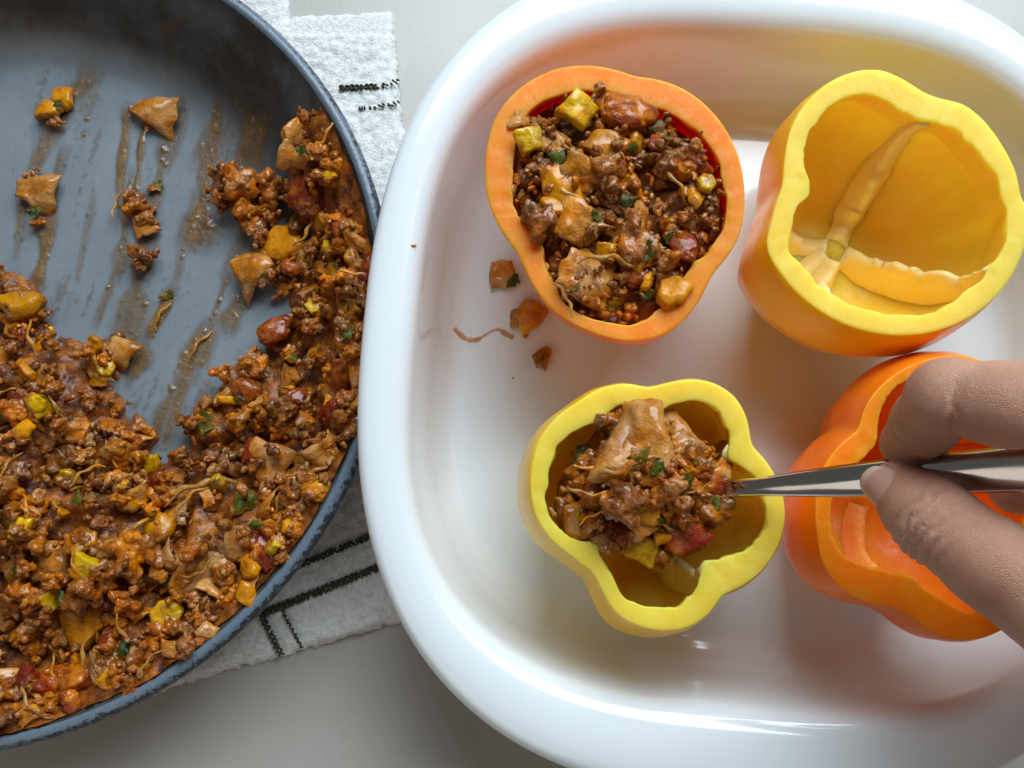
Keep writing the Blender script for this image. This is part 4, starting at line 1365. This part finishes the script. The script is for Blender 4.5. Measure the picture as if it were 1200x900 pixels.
I_tip, I_dip, I_mid, I_pip = Q(1064, 520, 0.1165), Q(1110, 466, 0.142), Q(1180, 474, 0.151), Q(1285, 478, 0.158)
T_tip, T_ip, T_mid, T_mcp = Q(1052, 572, 0.1215), Q(1096, 612, 0.130), Q(1165, 662, 0.137), Q(1290, 748, 0.142)
I_mcp = I_pip + np.array([0.026, -0.036, -0.004])
W_ = I_mcp + np.array([0.055, -0.075, -0.022])
cmc = T_mcp + np.array([0.030, -0.034, -0.010])
M_mcp = I_mcp + np.array([0.010, 0.001, -0.020]); M_pip = I_pip + np.array([0.012, 0.012, -0.020]); M_dip = Q(1232, 566, 0.108); M_tip = Q(1190, 572, 0.100)
R_mcp = I_mcp + np.array([0.024, -0.004, -0.036]); R_pip = M_pip + np.array([0.014, -0.006, -0.018]); R_dip = R_pip + np.array([-0.006, -0.020, -0.010]); R_tip = R_dip + np.array([0.014, -0.012, 0.0])
L_mcp = I_mcp + np.array([0.038, -0.014, -0.048]); L_pip = R_pip + np.array([0.016, -0.012, -0.014]); L_dip = L_pip + np.array([-0.004, -0.016, -0.006]); L_tip = L_dip + np.array([0.012, -0.010, 0.0])
FA = W_ + np.array([0.085, -0.115, -0.012])
chains = [
    [(I_tip, 0.0078), (0.5 * (I_tip + I_dip), 0.0089), (I_dip, 0.0100), (I_mid, 0.0106), (I_pip, 0.0112), (I_mcp, 0.0135)],
    [(T_tip, 0.0078), (T_tip * 0.5 + T_ip * 0.5, 0.0096), (T_ip, 0.0112), (T_mid, 0.0118), (T_mcp, 0.0145), (cmc, 0.0175), (W_, 0.021)],
    [(M_tip, 0.0080), (M_dip, 0.0088), (M_pip, 0.0104), (M_mcp, 0.0128)],
    [(R_tip, 0.0076), (R_dip, 0.0084), (R_pip, 0.0098), (R_mcp, 0.0122)],
    [(L_tip, 0.0068), (L_dip, 0.0076), (L_pip, 0.0088), (L_mcp, 0.0112)],
    [(I_mcp, 0.0140), (W_, 0.0215)], [(M_mcp, 0.0145), (W_, 0.0215)], [(R_mcp, 0.0140), (W_, 0.0200)], [(L_mcp, 0.0130), (W_, 0.0190)],
    [(W_, 0.0225), (FA, 0.0300)]]
t_axis = (T_ip - T_tip) / np.linalg.norm(T_ip - T_tip)
cam_dir = np.array([0, 0, CAM_H]) - T_tip; cam_dir /= np.linalg.norm(cam_dir)
# the nail faces up and to the lower left
nail_n = cam_dir + np.array([-0.65, -0.50, 0.0]); nail_n -= t_axis * (nail_n @ t_axis); nail_n /= np.linalg.norm(nail_n)
nail_s = np.cross(t_axis, nail_n)


def seg_sd(X, Y, Z, a, b, ra, rb):
    ab = b - a; L2 = ab @ ab
    t = np.clip(((X - a[0]) * ab[0] + (Y - a[1]) * ab[1] + (Z - a[2]) * ab[2]) / L2, 0, 1)
    return np.sqrt((X - a[0] - t * ab[0]) ** 2 + (Y - a[1] - t * ab[1]) ** 2 + (Z - a[2] - t * ab[2]) ** 2) - (ra + t * (rb - ra))


def hand_sd(X, Y, Z):
    def smin(a, b, k):
        h = np.clip(0.5 + 0.5 * (b - a) / k, 0, 1)
        return b * (1 - h) + a * h - k * h * (1 - h)
    tot = None
    for ch in chains:
        d = None
        for (a, ra), (b, rb) in zip(ch, ch[1:]):
            s = seg_sd(X, Y, Z, a, b, ra, rb)
            d = s if d is None else smin(d, s, 0.0030)
        tot = d if tot is None else smin(tot, d, 0.0022)
    # pulp of the index finger pad, flattened thumb tip
    return tot


allp = np.array([p for ch in chains for p, _ in ch]); allr = np.array([r for ch in chains for _, r in ch])
lo3 = (allp - allr[:, None]).min(0) - 0.004; hi3 = (allp + allr[:, None]).max(0) + 0.004
hV, hF = surface_nets(hand_sd, lo3, hi3, 0.00115)
# creases: thumb knuckle folds, finger flexion lines
th_ax = (T_mid - T_tip) / np.linalg.norm(T_mid - T_tip)


def crease(V, centre, axis, facing, depth, width, rad, wob, seed):
    d = V - centre
    s = d @ axis + wob * vnoise(V * 260, seed)
    face = (d - np.outer(d @ axis, axis)); face /= np.maximum(np.linalg.norm(face, axis=1, keepdims=True), 1e-9)
    f = np.clip((face @ facing + 0.15) / 0.6, 0, 1)
    near = np.exp(-(np.linalg.norm(d, axis=1) / rad) ** 4)
    amt = depth * np.exp(-(s / width) ** 2) * f * near
    return V - face * amt[:, None]


fc = nail_n
for off, dp in ((-0.0056, 0.0008), (-0.0026, 0.0012), (0.0004, 0.0014), (0.0032, 0.0012), (0.0060, 0.0009), (0.0090, 0.0006)):
    hV = crease(hV, T_ip + th_ax * off, th_ax, fc, dp, 0.00065, 0.018, 0.0011, 5)
i_ax = (I_mid - I_dip) / np.linalg.norm(I_mid - I_dip)
for cpt, axis, dp in ((I_dip * 0.72 + I_mid * 0.28, i_ax, 0.0016), (I_dip * 0.6 + I_mid * 0.4, i_ax, 0.0009), (0.55 * I_tip + 0.45 * I_dip, (I_dip - I_tip) / np.linalg.norm(I_dip - I_tip), 0.0012)):
    hV = crease(hV, cpt, axis, np.array([0.0, -0.8, 0.6]), dp, 0.0007, 0.016, 0.0008, 8)
hV = hV + (0.00022 * fbm(hV * 150, 3, 2))[:, None] * np.array([0.4, 0.4, 0.8])
hand = tag(empty('person', tuple(W_)), 'bare hand of a person pinching the spoon between thumb and index finger', 'person')
link('hand', mesh_from('hand', hV - W_, hF, M['skin']), hand)
# thumb nail
V, nu, nv = [], 15, 13
for i in range(nu):
    u = i / (nu - 1)                     # 0 root .. 1 free edge
    for j in range(nv):
        v = -1 + 2 * j / (nv - 1)
        wdt = 0.92 * (1 - 0.22 * (1 - u)) * math.sqrt(max(0.0, 1 - (max(0, (u - 0.62) / 0.38) ** 2) * 0.55 * v * v))
        a = v * wdt * 1.12
        s = 0.0085 - 0.0155 * (u - 0.28 * max(0, u - 0.4) * v * v + 0.12 * (1 - u) * v * v)
        rr = np.interp(s, [-0.009, -0.004, 0.0, 0.0085], [0.0066, 0.0079, 0.0083, 0.0098]) + 0.00042 - 0.0007 * abs(v) ** 3 - (0.0004 if u < 0.02 else 0)
        V.append(T_tip + t_axis * s + (nail_n * math.cos(a) + nail_s * math.sin(a)) * rr - W_)
N = len(V)
V2 = [np.array(p) - nail_n * 0.0006 for p in V]
Fn = grid_faces(nv, nu) + [tuple(N + k for k in f[::-1]) for f in grid_faces(nv, nu)]
ring = [k for k in range(nv)] + [k * nv + nv - 1 for k in range(1, nu)] + [N - 1 - k for k in range(1, nv)] + [(nu - 1 - k) * nv for k in range(1, nu - 1)]
for a_, b_ in zip(ring, ring[1:] + ring[:1]): Fn.append((b_, a_, N + a_, N + b_))
me = mesh_from('thumb_nail', V + V2, Fn, M['nail'])
uv = me.uv_layers.new(name='UVMap')
for lp in me.loops:
    k = lp.vertex_index % N
    uv.data[lp.index].uv = ((k // nv) / (nu - 1), (k % nv) / (nv - 1))
link('thumb_nail', me, hand)
